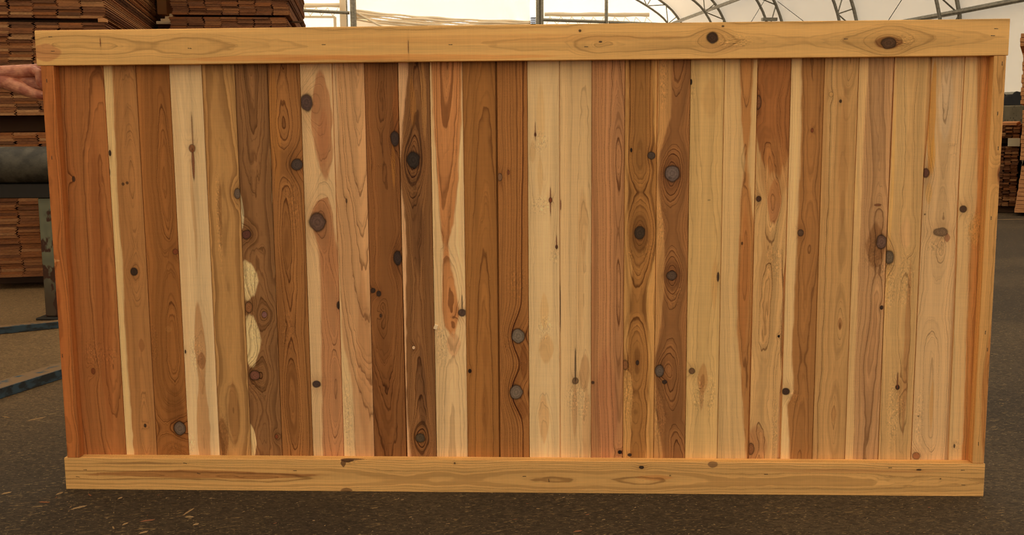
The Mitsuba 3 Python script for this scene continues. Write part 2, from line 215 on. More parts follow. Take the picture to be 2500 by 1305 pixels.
  [[0.0108,0.5592,0.0231,0.042],[-0.0164,0.3954,0.0084,0.0252],[0.0178,0.3402,0.0147,0.0147]]),
 ([610,305,107],[745,468,209],[0,77.8688,0.00945,0.2,0.14,1,1],
  [0,0,0,0,0,0,0,0,0,0,0,0,0,0,1,1,1,1,1,1,1,1,1,1,1,1,1,1,1,1,1,1,1,0,0,0,0,0,0,0,0,0,0,0,0,0,-1,-1,-1,-1,-1,-1,-1,-1,-1,-1,-1,-1,-1,-1,-1,-1,-1,-1],
  [20,20,20,20,20,21,23,25,28,42,95,145,184,217,247,269,286,302,319,335,357,380,404,420,422,424,426,428,429,431,433,435,437,438,439,434,428,422,416,410,405,399,393,387,381,375,369,364,358,352,346,340,334,328,322,316,310,304,300,300,300,300,300,300],
  [619,619,618,618,617,617,616,616,615,615,614,614,613,613,612,612,611,611,610,610,609,609,608,608,607,607,606,606,605,605,604,604,603,603,602,602,601,601,600,600,599,599,598,598,597,597,596,596,595,595,594,594,593,593,592,592,591,591,590,590,589,589,588,588],[300],
  [[-0.021,0.9435,0.0026,0.0052,0.3,0.0423,0.0212,0.0116,0.9],[-0.021,0.9519,0.0013,0.0231,0,0.162,0.0423,0.013,0.4],[0.0173,0.7753,0.0042,0.0063,0.5,0.162,0.0423,0.013,1],[0.0173,0.7732,0.0016,0.0357,0,0.162,0.0423,0.013,0.5],[0.0329,0.6538,0.0032,0.0052,0.4,0.0423,0.0212,0.0116,0.9],[0.0329,0.6667,0.0013,0.0189,0,0.162,0.0423,0.013,0.5]],
  [[-0.0071,0.9933,0.0126,0.084,0.6867,0.3916,0.1413,0.5],[-0.0018,0.4831,0.0126,0.0525,0.6724,0.3712,0.1274,0.6],[0.0064,0.3845,0.021,0.042,0.6172,0.3231,0.107,0.6],[-0.0008,0.1956,0.0147,0.0735,0.6038,0.305,0.1022,0.6],[-0.0099,0.8367,0.0074,0.0578,0.6308,0.3515,0.1221,0.5],[-0.0286,0.8997,0.0084,0.0315,0.5776,0.305,0.1022,0.4]],
  [[-0.0095,0.9257,0.0189,0.0231],[-0.0081,0.7627,0.0231,0.021],[0.0286,0.6292,0.0147,0.0168],[0.0012,0.4394,0.0168,0.0315]]),
 ([578,296,107],[701,423,181],[0,77.8688,0.00945,0.22,0.15,1,1],
  [24,24,24,24,24,24,24,24,23,23,23,23,23,23,23,23,23,23,23,23,23,23,23,23,22,22,22,22,22,22,22,22,22,22,22,22,22,22,22,21,21,21,21,21,21,21,21,21,21,21,21,21,21,21,20,20,20,20,20,20,20,20,20,20],
  [160,160,160,160,160,158,153,147,141,135,129,124,118,112,98,80,63,56,70,85,110,111,112,113,113,114,115,116,117,118,119,119,122,129,136,143,150,157,164,170,177,184,195,211,214,218,221,224,228,231,234,238,241,244,248,251,255,258,260,260,260,260,260,260],
  [537,537,536,536,535,535,534,534,533,533,532,532,531,531,530,530,529,529,528,528,527,527,526,526,525,525,524,524,523,523,522,522,521,521,520,520,519,519,518,518,517,517,516,516,515,515,514,514,513,513,512,512,511,511,510,510,509,509,508,508,507,507,506,506],[300],
  [[-0.0003,0.2974,0.0084,0.0084,0.6,0.1559,0.0802,0.0343,0.8],[-0.0003,0.3406,0.0021,0.0472,0,0.0423,0.0212,0.0116,0.4],[-0.04,0.494,0.0014,0.063,0,0.0423,0.0212,0.0116,0.5],[-0.0384,0.7625,0.0016,0.0126,0,0.162,0.0423,0.013,0.5]],
  [[0.0197,0.7198,0.0126,0.0945,0.6038,0.3325,0.1274,0.7],[0.0223,0.3185,0.0136,0.0525,0.5149,0.2542,0.0931,0.7],[0.029,0.1625,0.0126,0.126,0.5776,0.2961,0.1119,0.6],[-0.0025,0.2184,0.0074,0.084,0.5149,0.2423,0.0844,0.5],[0.0135,0.5914,0.0105,0.21,0.6172,0.3419,0.1329,0.5]],
  [[0.0029,0.2519,0.0252,0.042],[0.0213,0.2408,0.0126,0.042]]),
 ([527,231,84],[716,434,195],[0,77.8688,0.00504,0.32,0.2,1,1],
  [34,34,34,34,34,34,33,33,33,33,33,33,32,32,32,32,32,32,32,31,31,31,31,31,31,30,30,30,30,30,30,29,29,29,29,29,29,28,28,28,28,28,28,27,27,27,27,26,26,25,25,24,23,23,22,22,21,21,20,20,20,20,20,20],
  [400,400,400,400,400,397,387,376,365,354,343,332,320,309,298,287,276,264,253,242,231,219,208,193,171,149,127,104,102,105,108,129,169,203,223,241,255,244,227,210,194,177,160,143,101,55,70,115,161,215,269,307,339,372,400,418,434,451,460,460,460,460,460,460],
  [-300],[300],
  [[0.0347,0.1034,0.0052,0.0052,0.6,0.0116,0.006,0.0044,0.8],[-0.0375,0.2931,0.0042,0.0042,0.1,0.0423,0.0212,0.0116,0.5]],
  [[-0.0016,0.2188,0.0315,0.1785,0.3916,0.1413,0.0545,0.5],[-0.0349,0.5482,0.0063,0.525,0.3763,0.1413,0.0482,0.4],[0.0158,1.0124,0.0273,0.1155,0.4793,0.2159,0.0844,0.5]],
  []),
 ([413,175,42],[610,296,84],[0,77.8688,0.0063,0.32,0.25,1,1],
  [-5,-5,-5,-6,-6,-6,-6,-6,-6,-6,-6,-6,-6,-6,-6,-6,-6,-6,-6,-5,-5,-5,-4,-4,-4,-3,-3,-3,-2,-2,-2,-2,-1,-1,-1,0,0,0,-1,-1,-1,-2,-2,-2,-2,-3,-3,-3,-3,-3,-3,-3,-3,-3,-3,-3,-4,-4,-4,-4,-4,-4,-4,-5],
  [190,190,190,190,190,199,232,269,294,254,213,173,213,292,318,259,198,136,85,136,188,254,321,395,469,529,528,517,492,441,388,334,277,215,148,75,62,144,227,312,382,445,392,294,185,90,68,132,202,240,242,243,244,245,246,247,248,249,250,250,250,250,250,250],
  [-20,-21,-21,-21,-21,-21,-20,-20,-19,-19,-18,-18,-17,-16,-16,-15,-19,-29,-30,-29,-28,-28,-27,-26,-25,-24,-23,-22,-21,-20,-19,-20,-24,-28,-31,-31,-32,-32,-32,-32,-32,-32,-32,-32,-32,-32,-32,-32,-32,-32,-32,-32,-32,-32,-32,-32,-32,-33,-33,-33,-33,-33,-33,-33],[21,21,21,21,20,20,21,21,22,22,23,23,24,24,25,26,26,26,26,25,24,24,23,22,21,21,20,19,19,21,26,30,34,39,43,45,46,48,50,52,54,55,57,59,55,50,45,41,36,33,32,32,31,30,30,29,28,28,27,27,27,27,26,26],
  [[0.0275,0.8873,0.0094,0.0094,1,0.0704,0.0423,0.0273,1],[-0.0238,0.9022,0.0026,0.0052,0.3,0.0116,0.006,0.0044,0.6],[-0.0001,0.6895,0.0126,0.0168,-1,0.0482,0.0273,0.0144,1.2],[-0.0036,0.3465,0.0042,0.0063,0.5,0.0423,0.0212,0.0116,0.7],[-0.0357,0.3409,0.0074,0.0126,1,0.2051,0.0802,0.0262,0.8],[-0.0221,0.0957,0.0052,0.0042,0.4,0.0423,0.0212,0.0116,0.7]],
  [[0,0.682,0.0252,0.0483,0.2623,0.1022,0.0252,0.4],[-0.0036,0.352,0.0136,0.042,0.3515,0.1384,0.0319,0.5]],
  [[0.0246,0.6447,0.0189,0.0315],[-0.0228,0.6341,0.0084,0.021],[-0.0255,0.2635,0.0147,0.0735]]),
 ([352,144,42],[552,262,80],[0,77.8688,0.00682,0.34,0.3,1,1],
  [24,24,24,24,23,23,21,19,17,15,13,11,9,7,5,3,1,-1,-1,-1,-1,-1,0,0,0,0,0,0,1,1,1,1,1,0,0,0,0,0,0,-1,-1,-1,-1,-1,-1,0,2,3,4,5,6,7,8,10,11,12,13,14,15,14,14,14,14,13],
  [120,120,120,120,120,130,167,208,271,344,412,390,341,291,241,190,139,123,179,243,305,346,387,429,409,366,320,253,182,111,62,134,215,311,397,443,480,468,441,383,309,235,159,66,68,162,266,361,441,470,452,433,414,391,358,324,290,257,240,240,240,240,240,240],
  [-16,-16,-16,-16,-17,-17,-20,-23,-26,-29,-32,-34,-36,-36,-37,-37,-38,-38,-39,-37,-34,-32,-29,-27,-25,-23,-22,-20,-18,-18,-18,-18,-19,-19,-19,-21,-23,-25,-27,-29,-31,-33,-35,-37,-36,-34,-33,-28,-23,-17,-11,-5,-4,-5,-5,-5,-5,-6,-6,-6,-6,-7,-7,-7],[300],
  [[-0.0014,0.8421,0.0178,0.02,-1,0.1329,0.0844,0.0612,1.1],[-0.0064,0.8306,0.0042,0.0042,0,0.0116,0.006,0.0044,0],[0.0009,0.5781,0.0126,0.0126,-1,0.0908,0.0513,0.0296,1.1],[-0.028,0.3246,0.0116,0.0168,-1.5,0.107,0.0685,0.0452,1],[-0.0148,0.2949,0.0063,0.0052,0.5,0.0423,0.0212,0.0116,0.7]],
  [[-0.0024,0.84,0.0294,0.042,0.2623,0.1022,0.0319,0.6],[0.0009,0.5781,0.0273,0.0378,0.2159,0.0844,0.0252,0.6],[0.0049,0.264,0.0273,0.1155,0.2623,0.1022,0.0296,0.4]],
  [[-0.0259,1.0728,0.0105,0.063],[-0.0267,0.2083,0.0189,0.0735],[0.0122,0.5264,0.0147,0.0315],[-0.0271,0.719,0.0105,0.063]]),
 ([552,270,84],[658,381,133],[0,77.8688,0.0126,0.22,0.14,1,1],
  [0,0,-1,-1,-1,-1,-1,-1,-1,-1,-1,0,0,0,0,0,1,1,2,2,3,3,4,4,5,5,6,7,7,8,8,9,9,10,10,9,9,8,7,6,6,5,4,3,2,2,1,0,-1,-1,-2,-3,-4,-4,-5,-6,-7,-8,-8,-8,-9,-9,-9,-10],
  [140,140,140,140,140,142,148,154,161,168,175,182,187,160,122,84,74,112,151,188,198,195,191,188,185,182,178,175,172,169,165,162,161,165,168,172,175,179,182,186,189,193,196,200,195,189,184,178,173,167,162,156,151,145,139,134,128,123,120,120,120,120,120,120],
  [844,843,842,841,840,839,838,837,836,835,834,832,831,830,829,828,827,826,825,824,823,822,820,819,818,817,816,815,814,813,812,811,809,808,807,806,805,804,803,802,801,800,799,797,796,795,794,793,792,791,790,789,788,787,785,784,783,782,781,780,779,778,777,776],[300],
  [[-0.0277,0.3249,0.0074,0.0074,0.8,0.1413,0.0685,0.0273,1],[-0.0411,1.0722,0.0032,0.0074,0.3,0.0116,0.006,0.0044,0.6],[0.0093,0.7734,0.0042,0.0019,0,0.0116,0.006,0.0044,0],[0.0359,0.5748,0.0032,0.0126,0.2,0.0423,0.0212,0.0116,0.6]],
  [[0.0004,0.3029,0.0147,0.0441,0.5149,0.2307,0.0648,0.7],[0.0005,0.2974,0.0074,0.021,0.3763,0.15,0.0395,0.6],[-0.0021,0.2587,0.0063,0.042,0.402,0.162,0.0482,0.5],[0.0278,0.5587,0.0094,0.0735,0.6172,0.305,0.0844,0.5],[0.0089,1.0308,0.0273,0.0525,0.5776,0.305,0.0976,0.5]],
  [[-0.0097,0.2642,0.0168,0.042],[0.0224,0.2643,0.0105,0.0525],[-0.0355,1.0414,0.0052,0.0252]]),
 ([515,216,58],[672,392,150],[0,77.8688,0.0084,0.24,0.2,1,1],
  [46,45,45,44,44,43,42,41,39,38,37,35,34,33,31,30,29,27,26,25,24,24,24,23,23,23,22,22,22,21,21,21,20,20,20,19,19,19,18,18,18,17,17,17,16,16,16,16,15,15,15,14,14,14,13,13,13,13,12,12,11,11,10,10],
  [260,260,260,260,260,259,256,253,249,245,242,238,235,231,227,224,220,216,213,207,195,182,170,157,144,132,119,106,94,92,95,98,101,104,107,112,125,138,151,165,178,194,217,221,223,224,225,226,227,229,227,215,200,184,165,146,127,108,100,100,100,100,100,100],
  [37,37,36,36,35,35,33,32,30,28,27,25,24,22,20,18,17,15,13,11,9,7,5,4,4,4,4,4,3,3,3,3,3,3,3,3,4,5,5,6,6,8,10,13,16,17,14,12,9,6,4,2,1,0,-1,-2,-3,-4,-4,-5,-5,-5,-6,-6],[78,78,77,77,76,76,75,74,73,72,71,71,70,69,68,67,66,65,65,64,63,62,61,60,59,58,58,57,56,55,54,53,52,50,47,45,42,40,38,35,33,31,28,26,24,23,23,25,26,27,28,28,29,29,29,30,30,31,31,30,30,29,29,28],
  [[0.0119,0.6611,0.0021,0.0042,0.1,0.0116,0.006,0.0044,0.4]],
  [[0.0202,0.5693,0.0147,0.1995,0.4452,0.162,0.0382,0.7]],
  []),
 ([631,342,122],[730,456,205],[0,77.8688,0.0084,0.26,0.25,1.5,1],
  [-16,-16,-17,-17,-18,-18,-18,-17,-17,-16,-16,-15,-15,-14,-14,-14,-13,-13,-12,-12,-11,-11,-10,-10,-10,-9,-9,-8,-8,-7,-6,-5,-4,-4,-3,-2,-1,0,1,2,2,-1,-3,-6,-8,-11,-13,-16,-18,-21,-23,-25,-28,-28,-23,-18,-13,-8,-7,-7,-8,-8,-9,-9],
  [150,150,150,150,150,153,168,184,202,246,288,302,305,308,311,314,317,317,296,269,243,216,199,196,193,190,187,184,182,196,219,241,264,272,253,233,212,190,149,105,78,115,152,187,203,216,230,244,263,282,285,223,148,125,183,244,292,335,350,350,350,350,350,350],
  [-300],[300],
  [[-0.0388,1.0195,0.0074,0.0168,2.5,0.15,0.0545,0.0176,1],[-0.032,0.776,0.0063,0.0074,0.8,0.0704,0.0296,0.013,1],[0.0283,0.4182,0.0032,0.0032,0.4,0.0116,0.006,0.0044,0.9],[-0.0367,0.1146,0.0084,0.0147,1.5,0.2051,0.0802,0.0262,1]],
  [[0.0061,1.0293,0.063,0.1995,0.3813,0.1384,0.0343,1],[0.0055,0.7706,0.0189,0.063,0.4564,0.1683,0.0513,0.8],[0.0057,0.8437,0.042,0.0945,0.4793,0.1946,0.0513,0.5],[-0.0239,0.1203,0.0273,0.063,0.491,0.2086,0.0685,0.7],[-0.0077,0.5478,0.0189,0.1785,0.5271,0.2542,0.0802,0.5],[0.0339,0.4832,0.0032,0.1575,0.1878,0.0612,0.013,0.8]],
  [[0.0117,0.6119,0.021,0.042],[0.0261,0.1764,0.0084,0.063]]),
 ([434,181,48],[745,445,181],[0,77.8688,0.00945,0.24,0.22,1,1],
  [11,11,10,9,9,8,9,9,9,9,9,10,10,10,10,11,11,11,11,11,12,12,12,12,13,13,13,13,13,14,14,14,14,15,15,15,15,15,15,15,15,14,14,14,14,14,14,14,14,14,13,13,13,13,13,13,13,13,12,12,11,10,10,9],
  [100,100,100,100,100,102,112,124,136,147,159,171,183,195,207,219,232,244,256,253,244,235,226,217,206,194,183,172,161,149,138,127,117,109,102,94,100,123,145,168,191,205,194,180,166,152,138,124,119,117,115,113,111,109,107,105,103,101,100,100,100,100,100,100],
  [-15,-15,-16,-16,-17,-18,-19,-20,-22,-23,-24,-26,-27,-20,-13,-13,-14,-17,-19,-20,-19,-19,-18,-18,-17,-17,-17,-16,-16,-15,-15,-14,-14,-14,-14,-14,-14,-14,-14,-13,-13,-13,-13,-12,-12,-12,-12,-12,-13,-13,-13,-13,-14,-14,-14,-14,-15,-15,-15,-16,-16,-17,-18,-18],[300],
  [[-0.0057,0.6882,0.0074,0.0084,1,0.0976,0.0482,0.0232,1],[0.0154,0.9486,0.0032,0.0052,0.4,0.162,0.0423,0.013,0.7],[-0.0328,0.2706,0.0094,0.0094,1.2,0.0578,0.0273,0.016,1]],
  [[0.0096,1.0388,0.0126,0.0945,0.4564,0.1946,0.0545,0.5]],
  [[-0.009,0.2541,0.0147,0.021]]),
 ([591,305,102],[730,456,205],[0,77.8688,0.00945,0.24,0.15,1,1],
  [16,16,15,14,14,13,13,13,12,12,12,12,12,13,14,14,15,16,16,17,17,18,19,19,19,19,19,18,18,18,17,17,17,16,16,16,16,15,15,15,15,14,14,14,14,14,14,15,15,16,16,17,17,18,18,19,19,20,20,19,18,18,17,16],
  [180,180,180,180,180,176,155,130,110,93,75,69,92,120,146,166,187,204,186,160,133,102,66,39,59,89,118,142,167,191,190,174,158,142,134,149,165,181,193,200,207,214,220,225,230,235,240,245,250,255,256,242,226,210,176,118,83,49,40,40,40,40,40,40],
  [-300],[300],
  [[-0.0002,1.0208,0.0032,0.0042,0.3,0.0116,0.006,0.0044,0.5],[-0.0242,1.0383,0.0052,0.0063,0.4,0.5149,0.2623,0.0802,0.5]],
  [[0.0126,0.8841,0.0136,0.189,0.5149,0.2384,0.0723,0.6],[0.0192,0.4509,0.0074,0.0168,0.3763,0.1559,0.0452,0.8],[0.0115,0.2104,0.0084,0.0231,0.4287,0.1812,0.0513,0.7],[0.0136,0.2435,0.0189,0.126,0.5395,0.2623,0.0844,0.4],[-0.0209,0.9667,0.0105,0.21,0.6724,0.3763,0.1384,0.5]],
  []),
 ([565,287,112],[687,392,150],[0,77.8688,0.0063,0.24,0.2,1,1],
  [11,11,10,9,8,8,8,9,10,10,11,11,12,13,13,14,15,15,16,16,17,18,18,19,20,20,21,21,22,23,23,24,25,25,26,25,24,23,22,21,20,19,17,16,15,14,13,12,11,10,9,7,6,5,4,3,2,1,0,-1,-2,-2,-3,-4],
  [320,320,320,320,320,320,320,314,305,296,288,279,270,261,253,244,235,226,217,208,201,203,206,208,211,214,217,220,245,275,305,274,186,98,38,70,108,178,246,308,345,376,407,419,418,417,415,414,413,411,410,408,407,406,404,403,402,400,400,400,400,400,400,400],
  [-19,-19,-20,-21,-21,-22,-22,-23,-23,-23,-23,-24,-24,-24,-24,-25,-25,-25,-25,-25,-26,-26,-26,-26,-27,-27,-27,-27,-28,-27,-27,-27,-26,-26,-26,-25,-25,-25,-25,-25,-25,-25,-26,-26,-26,-26,-25,-25,-24,-24,-23,-23,-22,-22,-21,-21,-20,-20,-20,-21,-22,-22,-23,-24],[300],
  [[0.0301,0.6643,0.0126,0.0178,1.5,0.1221,0.0612,0.0369,1.2],[0.0171,0.7589,0.0084,0.0032,0.2,0.162,0.0423,0.013,0.4],[0.0368,0.494,0.0042,0.0052,0.4,0.0423,0.0212,0.0116,0.8]],
  [[0.016,0.6538,0.0252,0.063,0.305,0.1221,0.0343,0.7],[0.0111,0.9658,0.021,0.126,0.5149,0.2623,0.107,0.5],[0.0148,0.3316,0.0252,0.21,0.4678,0.2159,0.0802,0.5],[-0.0407,0.7905,0.0052,0.063,0.7605,0.4342,0.1441,0.6]],
  [[0.0086,0.6326,0.0231,0.042],[0.0309,0.5902,0.0147,0.0315]]),
 ([631,352,127],[730,456,205],[0,77.8688,0.00945,0.2,0.16,1,1],
  [22,21,20,19,19,18,17,17,17,16,16,16,16,15,15,15,14,14,14,13,13,13,12,12,12,12,11,11,11,10,10,10,9,9,9,8,8,8,7,7,7,6,6,6,5,5,5,4,4,4,3,3,2,2,2,1,1,1,0,-1,-2,-3,-3,-4],
  [240,240,240,240,240,240,237,234,230,227,224,220,217,214,210,207,204,200,191,180,169,159,148,144,151,160,169,178,188,197,206,215,186,109,55,75,95,119,151,184,189,187,185,184,182,180,179,177,175,174,172,170,169,167,165,164,162,160,160,160,160,160,160,160],
  [-300],[300],
  [[-0.0354,0.6251,0.0126,0.0168,2,0.1144,0.0723,0.0395,1],[0.0005,0.2826,0.0052,0.0063,0.6,0.0423,0.0212,0.0116,0.9],[-0.0002,0.299,0.0021,0.0231,0,0.162,0.0423,0.013,0.4]],
  [[0.0034,0.6852,0.0168,0.042,0.6038,0.314,0.1221,0.6],[0.0192,0.3862,0.0074,0.252,0.4793,0.2086,0.0648,0.7],[0.0102,0.2772,0.0105,0.0945,0.552,0.2462,0.0685,0.4],[-0.0186,0.9654,0.0189,0.21,0.7011,0.4125,0.1559,0.5],[-0.0356,0.7587,0.0042,0.336,0.7157,0.3763,0.0976,0.6]],
  [[-0.0302,0.5475,0.0147,0.063],[0.0083,0.5688,0.0189,0.063],[-0.0086,0.2221,0.0147,0.0945],[0.0067,0.2332,0.0147,0.042]]),
 ([658,381,162],[730,456,209],[0,77.8688,0.00735,0.22,0.12,1,1],
  [7,6,5,4,3,3,2,2,1,1,0,0,-1,-1,-2,-2,-3,-3,-4,-4,-5,-5,-6,-6,-7,-5,-4,-3,-1,0,1,3,4,5,6,8,8,8,8,8,7,7,6,6,5,5,4,4,3,3,2,2,1,1,1,0,0,-1,-2,-3,-4,-5,-5,-6],
  [300,300,300,300,300,291,227,146,69,64,68,72,76,80,84,88,94,102,109,117,147,192,243,302,375,412,414,417,416,384,336,287,236,181,126,72,81,176,254,308,334,359,377,368,357,346,335,323,311,299,287,275,263,250,238,226,214,202,200,200,200,200,200,200],
  [-300],[300],
  [[-0.0393,0.8394,0.0094,0.0116,1,0.107,0.0423,0.0232,1],[0.0055,0.6891,0.0168,0.0105,1.5,0.162,0.0887,0.0423,0.7],[-0.0366,0.7343,0.0021,0.0021,0,0.0423,0.0212,0.0116,0.3],[-0.0298,0.2059,0.0021,0.0021,0,0.0423,0.0212,0.0116,0.3],[-0.0304,0.0983,0.0094,0.0094,1.5,0.2623,0.0976,0.0319,0.6]],
  [[-0.0292,0.975,0.0094,0.1575,0.6172,0.2705,0.0482,0.8],[-0.0229,0.8827,0.0063,0.0525,0.6724,0.305,0.0452,0.6],[0.0216,0.6744,0.0084,0.0126,0.305,0.1022,0.0423,0.7],[-0.0289,0.7896,0.0084,0.0315,0.6172,0.305,0.0648,0.5],[0.0005,0.2336,0.0052,0.0735,0.6172,0.305,0.0887,0.7],[0.0033,1.0154,0.021,0.105,0.7305,0.4793,0.2623,0.5]],
  [[-0.0052,0.6534,0.021,0.021],[-0.0275,0.2004,0.0105,0.063],[0.0234,0.9132,0.0105,0.0084],[0.0246,0.8885,0.0105,0.0052]]),
 ([591,254,68],[716,423,168],[0,77.8688,0.00945,0.24,0.2,1,1],
  [56,55,54,53,52,51,50,49,49,48,48,47,46,46,45,45,44,43,43,42,42,41,40,40,39,39,38,37,37,36,35,35,34,34,33,32,32,31,31,31,32,32,33,34,35,36,37,38,39,39,40,41,42,43,44,45,46,47,46,45,44,43,41,40],
  [300,300,300,300,300,300,302,304,305,307,309,311,313,315,317,319,321,323,325,327,329,331,332,334,336,338,340,342,344,346,348,350,352,354,356,358,355,329,302,274,248,238,236,233,231,229,226,224,222,219,217,215,212,210,207,205,203,200,200,200,200,200,200,200],
  [9,8,7,6,5,4,4,4,4,3,3,3,3,3,2,2,2,2,2,1,1,1,1,1,0,0,0,0,0,-1,-1,-1,-1,-1,0,1,3,5,6,8,8,7,6,5,4,3,2,1,0,-1,-2,-3,-4,-5,-6,-7,-7,-8,-9,-10,-11,-12,-13,-14],[300],
  [[-0.0238,0.7475,0.0084,0.0084,1,0.0802,0.0395,0.0194,0.9],[-0.0162,0.1257,0.0021,0.0052,0.2,0.0423,0.0212,0.0116,0.5]],
  [[0.0139,0.9638,0.0126,0.252,0.6172,0.2623,0.0723,0.5],[0.0126,0.6951,0.021,0.042,0.6724,0.3278,0.0844,0.6]],
  [[0.0074,0.6951,0.0231,0.042],[-0.0111,0.129,0.0105,0.0168]]),
 ([672,361,112],[730,456,205],[-1.23,38.6179,0.01339,0.22,0.14,0.7,1],
  [5,5,4,4,3,3,2,2,2,1,1,0,0,-1,-1,-1,-2,-2,-2,-3,-3,-3,-3,-4,-4,-4,-4,-4,-5,-5,-5,-5,-5,-6,-6,-6,-6,-6,-6,-6,-6,-5,-5,-5,-5,-5,-5,-5,-4,-4,-4,-4,-4,-4,-4,-3,-3,-3,-3,-3,-3,-3,-2,-2],
  [160,121,89,86,82,94,134,176,179,141,127,129,154,179,204,221,234,247,260,273,282,285,289,293,297,298,292,284,276,269,261,254,246,238,231,223,154,105,116,126,136,146,157,167,178,191,206,220,235,250,252,226,200,173,144,110,121,151,182,206,220,235,249,260],
  [-300],[300],
  [[0.0059,0.4974,0.0134,0.0134,-1.2,0.0545,0.0252,0.0116,1],[-0.0119,0.9298,0.0134,0.0175,-1.6,0.0844,0.0395,0.0176,1],[0.0267,0.1695,0.0031,0.0031,0.2,0.0423,0.0212,0.0116,0.5],[-0.001,0.2206,0.0021,0.0041,0.2,0.0423,0.0212,0.0116,0.5],[0.0335,0.5231,0.0021,0.0031,0.1,0.0423,0.0212,0.0116,0.5],[-0.0087,-0.2617,0.0165,0.001,0,0.2051,0.0802,0.0262,0.5],[0.0113,-1.0506,0.0103,0.0012,0,0.162,0.0423,0.013,0.5]],
  [[-0.0118,-1.1941,0.0227,0.0412,0.5149,0.2159,0.0723,0.8],[-0.034,-0.2591,0.0082,0.412,0.6038,0.2384,0.0545,0.6],[-0.0328,-0.5721,0.0093,0.309,0.5776,0.2086,0.0482,0.5],[-0.0173,0.5241,0.0124,0.0515,0.6584,0.3419,0.1119,0.7],[0.0091,-0.0518,0.0124,0.515,0.552,0.2542,0.0685,0.4],[-0.0099,0.9298,0.0175,0.0371,0.305,0.107,0.0252,0.7]],
  [[-0.0073,0.9645,0.0165,0.0268],[-0.0026,0.549,0.0144,0.0412]]),
 ([658,342,102],[730,456,205],[-1.23,38.6179,0.00824,0.28,0.22,1,1],
  [-4,-4,-4,-4,-5,-5,-5,-5,-5,-5,-6,-6,-6,-6,-6,-6,-7,-7,-7,-7,-7,-7,-8,-8,-8,-8,-8,-8,-8,-9,-9,-9,-9,-9,-9,-9,-9,-9,-9,-9,-9,-9,-9,-8,-8,-8,-8,-8,-8,-8,-7,-7,-7,-7,-7,-7,-7,-7,-6,-6,-6,-6,-6,-6],
  [60,62,65,68,72,75,78,81,85,88,91,94,98,101,104,107,115,138,162,186,209,233,256,280,300,280,241,248,294,268,239,209,180,150,129,151,184,199,169,135,112,149,195,229,260,290,300,300,300,300,300,300,302,310,319,329,338,347,356,365,375,384,393,400],
  [-300],[300],
  [[0.0277,0.3319,0.0041,0.0062,0.6,0.0423,0.0212,0.0116,0.8],[0.0355,-0.1616,0.0026,0.0026,0.1,0.0423,0.0212,0.0116,0.4],[0.0059,0.4072,0.0021,0.0021,0,0.0423,0.0212,0.0116,0.3],[0.0262,1.0504,0.0021,0.0062,0.1,0.0423,0.0212,0.0116,0.6],[0.0023,1.107,0.0021,0.0021,0,0.0423,0.0212,0.0116,0.3]],
  [[-0.0011,-0.836,0.0124,0.3399,0.402,0.15,0.0369,0.75],[0.0425,-0.4485,0.0072,0.0185,0.0931,0.0369,0.0144,0.9],[0.0334,-0.4598,0.0124,0.0072,0.117,0.0452,0.0176,0.8],[0.0472,-0.433,0.0052,0.0309,0.1022,0.0452,0.0194,0.8],[-0.0415,-0.4532,0.0072,0.0165,0.1559,0.0612,0.0212,0.7],[0.0379,0.518,0.0103,0.0144,0.1878,0.0844,0.0343,0.7],[-0,0.3686,0.0082,0.0515,0.6172,0.2384,0.0545,0.6],[0.0207,0.9002,0.0062,0.2575,0.552,0.2307,0.0648,0.5],[0.0296,-1.0135,0.0031,0.1442,0.1878,0.0685,0.0212,0.5],[0.0317,0.8998,0.0052,0.0618,0.402,0.1878,0.0612,0.4]],
  [[0.0392,-0.4354,0.0072,0.0165]]),
 ([445,144,32],[730,456,205],[0,77.8688,0.0084,0.26,0.25,1,1],
  [-10,-8,-7,-6,-4,-4,-4,-4,-4,-4,-4,-4,-4,-3,-3,-3,-3,-3,-3,-3,-3,-3,-3,-3,-3,-3,-3,-2,-2,-2,-2,-2,-2,-2,-2,-2,-2,-2,-2,-2,-2,-2,-2,-2,-2,-2,-2,-2,-2,-2,-2,-2,-2,-2,-2,-2,-2,-2,-2,-1,0,2,3,4],
  [240,240,240,240,240,218,186,153,157,185,213,235,237,234,231,229,226,223,220,217,214,211,208,206,203,202,212,222,233,244,255,266,277,288,296,283,266,248,230,221,222,224,225,227,228,230,231,233,234,236,237,239,237,224,210,196,183,169,155,150,150,150,150,150],
  [-300],[300],
  [[-0.011,0.6157,0.0042,0.0094,0.6,0.0116,0.006,0.0044,0.8],[-0.0158,0.1123,0.0074,0.0074,1,0.0116,0.006,0.0044,1.1]],
  [[-0.0127,0.6245,0.0231,0.0063,0.7157,0.3515,0.1274,0.6],[-0.0142,0.4383,0.021,0.315,0.3712,0.107,0.0232,0.5],[-0.0081,0.5274,0.0147,0.042,0.3515,0.0908,0.0212,0.5]],
  [[-0.011,0.6157,0.0147,0.0168]]),
 ([617,305,89],[672,305,122],[0,77.8688,0.0084,0.24,0.2,1,1],
  [22,21,20,19,18,17,17,17,17,17,17,16,16,16,16,16,16,16,16,16,16,16,16,16,16,16,16,16,16,16,16,16,16,15,14,14,13,12,12,11,10,10,9,9,8,7,7,6,5,5,4,3,3,2,2,1,0,0,-1,-2,-3,-4,-6,-7],
  [300,300,300,300,300,299,294,288,281,274,268,261,255,248,241,235,228,222,223,227,230,234,237,241,245,248,252,255,259,263,266,270,274,277,281,285,288,292,296,300,295,290,284,279,273,268,262,257,251,245,240,234,229,223,217,212,206,200,200,200,200,200,200,200],
  [-300],[112,111,109,108,107,106,105,103,101,100,98,96,95,93,92,90,88,87,85,83,82,80,79,77,75,74,72,70,69,67,66,64,62,61,59,57,56,54,52,51,49,48,46,42,37,32,28,23,21,21,20,19,18,18,17,16,15,15,14,13,12,10,9,8],
